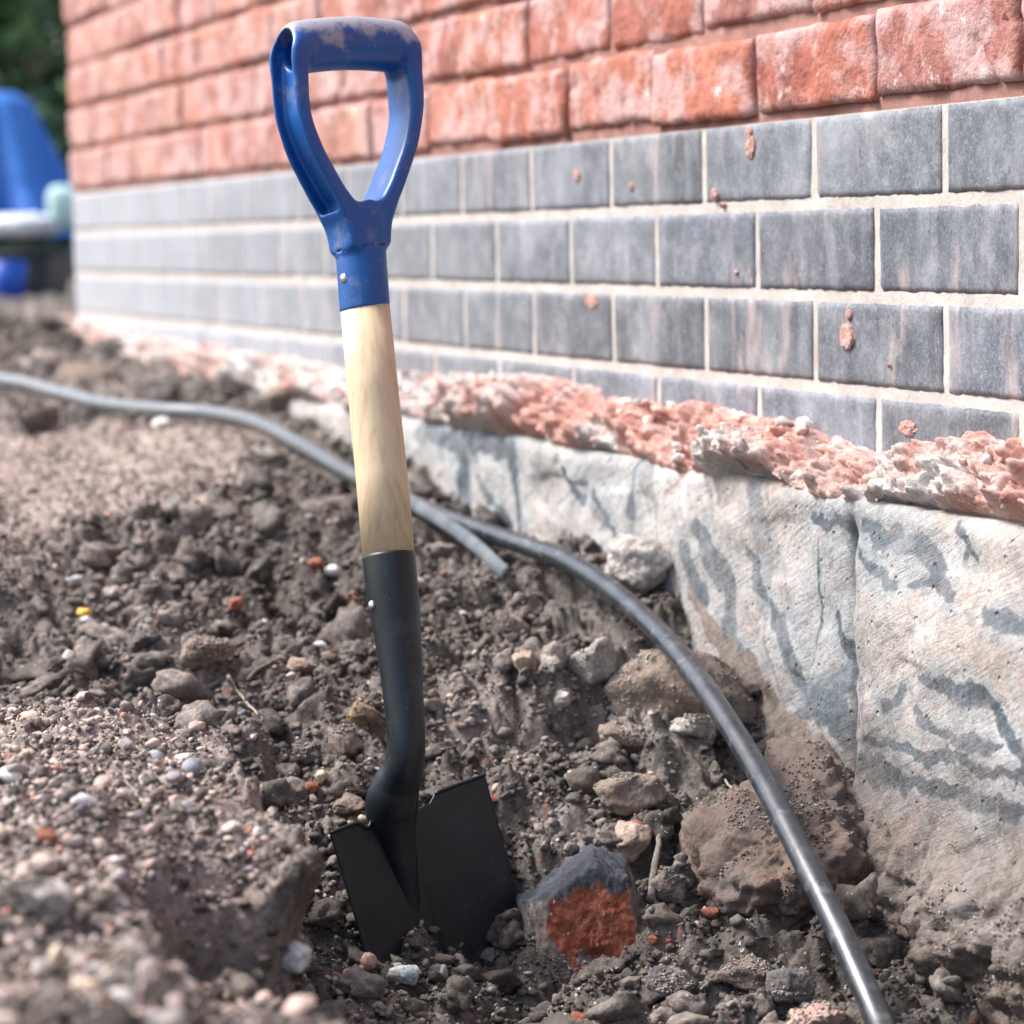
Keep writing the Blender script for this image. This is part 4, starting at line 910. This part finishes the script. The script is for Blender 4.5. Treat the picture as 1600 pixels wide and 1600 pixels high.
scatter('soil_clods', 32000, 2, .005, .014, 1.7, reg_soil, SOILP, M_CLOD, 'brown clods of soil over the dug ground', 'soil', 4, rough=.35, embed=.3)
scatter('large_soil_clods', 1700, 3, .013, .046, 1.9, lambda X, Y, r: r.uniform(0, 1, X.shape) < 1 - .97 * bank_w(X, Y), SOILP, M_CLOD, 'larger lumpy clods of soil in and around the hole', 'soil', 5, rough=.4, embed=.35)
scatter('gravel', 27000, 2, .0022, .0085, 1.9, reg_bank, GRP, M_GRAVEL, 'mixed coloured gravel on the bank at the left and in the hole', 'gravel', 6, ang=.5, rough=.08, flat=.7, embed=.2)
scatter('coarse_gravel', 650, 3, .009, .020, 1.8, reg_bank, GRP, M_GRAVEL, 'coarser stones mixed into the gravel bank', 'gravel', 8, ang=.6, rough=.1, flat=.75, embed=.25)
scatter('grit', 2500, 2, .003, .009, 1.6, lambda X, Y, r: r.uniform(0, 1, X.shape) < 1 - bank_w(X, Y), GRP, M_GRAVEL, 'scattered small stones mixed into the soil', 'gravel', 9, ang=.6, rough=.1, embed=.15)

RV = np.stack([Xs, Ys, Zz], -1)[:, 6:56].reshape(-1, 3); RV = RV[(RV[:, 0] > -.5) & (vn(RV, .05, 91) + .5 * vn(RV, .015, 92) > .0)]
RV = RV[np.random.default_rng(5).choice(len(RV), 700, replace=False)]
scatter('mortar_crumbs', 700, 3, .0035, .024, 2.4, None, [((.50, .27, .22), 3), ((.58, .40, .35), 2), ((.52, .46, .42), 2), ((.36, .33, .31), 1.5), ((.60, .57, .54), .6)], M_GRAVEL, 'broken crumbs of red and white mortar lying on the mortar ridge', 'mortar crumbs', 12, ang=.8, rough=.25, pts=RV)
# ------------------------------------------------------------------ mortar splashes on the wall
def splash(px, py, wpx, hpx, m, seed):
    c = on_plane(px, py, .0008); Z = (c - CP) @ W_; s = Z / F
    P, Fq = rock_shape(5, seed, .3, 12, .25)
    P = P * np.array([wpx * s * 1.3, .0035, hpx * s / 2]); P[:, 2] += .25 * P[:, 0] * 0
    return mesh_np('mortar_splash', P + c, Fq, m, wall, origin=c)
M_SPL = m_rock('splash_mortar', (.46, .25, .2), (.56, .34, .29), (.64, .46, .41), .1, 60)
for i, a in enumerate([(1173, 232, 14, 36), (1172, 208, 8, 18), (1325, 525, 18, 44), (1328, 492, 8, 16), (1419, 668, 24, 28), (1118, 305, 9, 22), (1130, 320, 6, 12), (902, 275, 8, 22), (987, 290, 6, 14), (1152, 425, 6, 9), (1392, 572, 5, 8), (925, 470, 22, 26)]):
    splash(*a, M_SPL, 500 + i)

# ------------------------------------------------------------------ background
gz = lambda p: float(ground_z(p[0], p[1], False))
# dark skip-like tray on the ground
ZB = 8.0
tp0 = at(-60, 445, ZB); zg = gz(tp0); M_TRAY = m_plain('tray_steel', (.035, .04, .045), (.07, .075, .08), .5)
a2 = np.array([rt2[0], rt2[1], 0]); f3 = np.array([fw2[0], fw2[1], 0]); up = np.array([0, 0, 1.])
tray = empty('mixing_tray', (tp0[0], tp0[1], zg)); tag(tray, 'dark grey tray on the ground beyond the corner of the wall, under the tarpaulin', 'tray')
def frustum(name, c, hx, hy, z0, z1, fl, m, parent):
    V = []
    for z_, k_ in ((z0, 1), (z1, fl), (z1, fl * .93), (z0 + .02, .93)):
        for sx_, sy_ in ((-1, -1), (1, -1), (1, 1), (-1, 1)):
            V.append(c + a2 * hx * k_ * sx_ + f3 * hy * k_ * sy_ + up * z_)
    Fq = [(3, 2, 1, 0)]
    for l in range(3):
        for i in range(4): Fq.append((l * 4 + i, l * 4 + (i + 1) % 4, l * 4 + 4 + (i + 1) % 4, l * 4 + 4 + i))
    Fq.append((12, 13, 14, 15))
    o = mesh_np(name, np.array(V), np.array(Fq), m, parent, smooth=False); bv = o.modifiers.new('bevel', 'BEVEL'); bv.width = .006; bv.segments = 2; return o
c0 = np.array([tp0[0], tp0[1], zg]); frustum('tray_body', c0, .26, .22, .0, .13, 1.12, M_TRAY, tray)
tube('rim', np.array([c0 + a2 * .29 * x + f3 * .246 * y + up * .131 for x, y in ((-1, -1), (1, -1), (1, 1), (-1, 1), (-1, -1))]), [.009] * 5, M_TRAY, tray, 8)
# blue tarpaulin draped over a heap in the tray
nu, nv_ = 140, 60; th = np.linspace(0, 2 * math.pi, nu); tv = np.linspace(0, 1, nv_)
Th_, Tv = np.meshgrid(th, tv, indexing='ij')
prof_r = np.interp(Tv, [0, .12, .25, .4, .7, 1], [.0, .08, .12, .145, .20, .29]); prof_h = np.interp(Tv, [0, .12, .25, .4, .7, 1], [.41, .405, .375, .30, .14, .0])
fold_ = 1 + (.13 * np.sin(Th_ * 7 + 1) + .09 * np.sin(Th_ * 13 + 2 * Tv) + .05 * np.sin(Th_ * 3 + 2)) * (Tv + .12)
cx = at(-18, 340, ZB); cx[2] = zg + .175
Vt = cx + (np.cos(Th_) * prof_r * fold_)[..., None] * a2 + (np.sin(Th_) * prof_r * fold_ * .8)[..., None] * f3 + prof_h[..., None] * up
tarp = mesh_np('tarpaulin', Vt.reshape(-1, 3), grid_faces(nu, nv_), m_plain('blue_tarp', (.02, .12, .46), (.05, .22, .62), .35, 6, .5), origin=cx); tag(tarp, 'blue tarpaulin draped over a heap beyond the corner of the wall', 'tarpaulin')
sd_ = tarp.modifiers.new('thick', 'SOLIDIFY'); sd_.thickness = .003
def sack(lb, px, py, wpx, hpx, m, seed, zz=None):
    c = at(px, py, ZB - .32); s = ZB / F; P, Fq = ICO[5]
    P = np.sign(P) * np.abs(P) ** .75 * np.array([wpx * s / 2, wpx * s / 2.4, hpx * s / 2]); P = P * (1 + .12 * fbm(P, .08, 3, seed))[:, None]
    W = c + P[:, :1] * a2 + P[:, 1:2] * f3 + P[:, 2:] * up
    o = mesh_np('sack', W, Fq, m, origin=c - up * hpx * s / 2); tag(o, lb, 'sack', 'sacks lying on the tray'); return o
sack('crumpled white plastic sack lying on the dark tray beside the blue tarpaulin', 40, 352, 110, 34, m_plain('white_sack', (.6, .62, .62), (.8, .82, .82), .4, 12), 3)
sack('pale green sack at the end of the tray next to the wall corner', 100, 325, 52, 66, m_plain('green_sack', (.35, .55, .5), (.62, .78, .74), .4, 14), 5)
# blue bucket standing in front of the tray
bp = at(14, 447, 7.35); bp[2] = gz(bp); M_BK = m_plain('bucket_blue', (.01, .06, .38), (.03, .12, .5), .4)
bk = empty('bucket', bp); tag(bk, 'small blue bucket on the ground in front of the dark tray', 'bucket')
hh = .105; tube('bucket_body', np.array([bp + up * z_ for z_ in (0, .002, hh, hh + .001, hh - .002, .01)]), [.030, .036, .052, .050, .048, .034], M_BK, bk, 28)
th = np.linspace(0, math.pi, 16); tube('handle', np.array([bp + up * (hh - .01 + .03 * math.sin(t_)) + a2 * .053 * math.cos(t_) - f3 * .02 * math.sin(t_) for t_ in th]), [.0025] * 16, M_TRAY, bk, 8, ref=f3)
# timber panel fence and trees behind it
def tree(lb, base, hgt, rad, seed, n=9000):
    r = np.random.default_rng(seed); t_ = empty('tree', base); tag(t_, lb, 'tree', 'trees beyond the wall corner')
    M_BK_ = M_BARK
    tube('trunk', spline(np.array([base + up * (hgt * .62 * k) + np.array([.05 * math.sin(3 * k + seed), .05 * math.cos(2 * k), 0]) for k in np.linspace(0, 1, 6)]), 4), np.linspace(.07, .02, 21), M_BK_, t_, 10)
    for k in range(7):
        a_ = r.uniform(0, 6.28); z_ = r.uniform(.2, .6) * hgt; e = base + up * (z_ + .35 * hgt * r.uniform(.3, .8)) + np.array([math.cos(a_), math.sin(a_), 0]) * rad * .7
        tube('limb', np.array([base + up * z_, (base + up * z_ + e) / 2 + up * .03, e]), [.025, .016, .006], M_BK_, t_, 6)
    nc = 46; cc_ = r.normal(size=(nc, 3)); cc_ /= np.linalg.norm(cc_, axis=1)[:, None]; cc_ *= r.uniform(.35, 1, (nc, 1)) ** .6 * np.array([rad, rad, hgt * .5]); cc_[:, 2] += hgt * .52
    ci = r.integers(0, nc, n); P = cc_[ci] + r.normal(size=(n, 3)) * rad * .17; P[:, 2] = np.abs(P[:, 2]) ; P = P + base
    Aa = r.normal(size=(n, 3)); Aa /= np.linalg.norm(Aa, axis=1)[:, None]; Bb = np.cross(Aa, r.normal(size=(n, 3))); Bb /= np.linalg.norm(Bb, axis=1)[:, None]
    L_ = r.uniform(.03, .06, n)[:, None]
    V = np.stack([P - Aa * L_, P + Bb * L_ * .4, P + Aa * L_, P - Bb * L_ * .4], 1).reshape(-1, 3)
    tone = (r.uniform(.6, 1.5, nc)[ci])[:, None] * r.uniform(.8, 1.2, (n, 1)) * np.array([[.06, .115, .04]])
    mesh_np('crown', V, np.arange(4 * n).reshape(-1, 4), M_LEAF, t_, color=np.repeat(tone, 4, axis=0))
M_BARK = m_plain('bark', (.06, .045, .035), (.14, .11, .09), .9, 12)
M_LEAF, ntl, bl_ = new_mat('leaf', .5, .4); TL_ = NT(ntl); TL_.put(bl_.inputs['Base Color'], TL_.attr())
for k, (px, Zt, hg, rd_, lb) in enumerate([(70, 12.5, 2.6, .8, 'dark green bushy tree right behind the blue tarpaulin at the wall corner'), (-130, 13.2, 2.8, .9, 'dark green tree further left behind the blue tarpaulin'), (230, 13.6, 2.9, .95, 'dark green tree hidden mostly behind the wall corner'), (-420, 13, 2.6, .9, 'dark green tree outermost to the left behind the site'), (20, 16, 3.6, 1.3, 'taller dark tree in the second row behind the bushy tree')]):
    b0 = at(px, 400, Zt); b0[2] = -.25; tree(lb, b0, hg, rd_, 60 + k)
fc = at(60, 380, 11.2); fence = empty('mesh_fence', (fc[0], fc[1], -.25)); tag(fence, 'dark green mesh fence in front of the trees beyond the wall corner', 'fence')
M_FEN = m_plain('fence_green', (.02, .06, .045), (.04, .09, .07), .5)
f0 = np.array([fc[0], fc[1], -.25])
for k in range(-3, 3):
    p_ = f0 + a2 * (k * 1.1 + .25); tube('post', np.array([p_, p_ + up * .8]), [.02, .02], M_FEN, fence, 10)
Vm, Fm = [], []
def bar(a_, b_, r_):
    d = b_ - a_; s_ = f3 * r_; o_ = np.cross(d / np.linalg.norm(d), f3) * r_; n0 = len(Vm)
    for e in (a_, b_):
        for c_ in (s_ + o_, s_ - o_, -s_ - o_, -s_ + o_): Vm.append(e + c_)
    for i in range(4): Fm.append((n0 + i, n0 + (i + 1) % 4, n0 + 4 + (i + 1) % 4, n0 + 4 + i))
for x in np.arange(-3.2, 2.6, .05): bar(f0 + a2 * x + up * .03, f0 + a2 * x + up * .78, .0022)
for z_ in np.arange(.05, .8, .1): bar(f0 - a2 * 3.2 + up * z_, f0 + a2 * 2.6 + up * z_, .003)
mesh_np('wire_panel', np.array(Vm), np.array(Fm), M_FEN, fence, smooth=False)
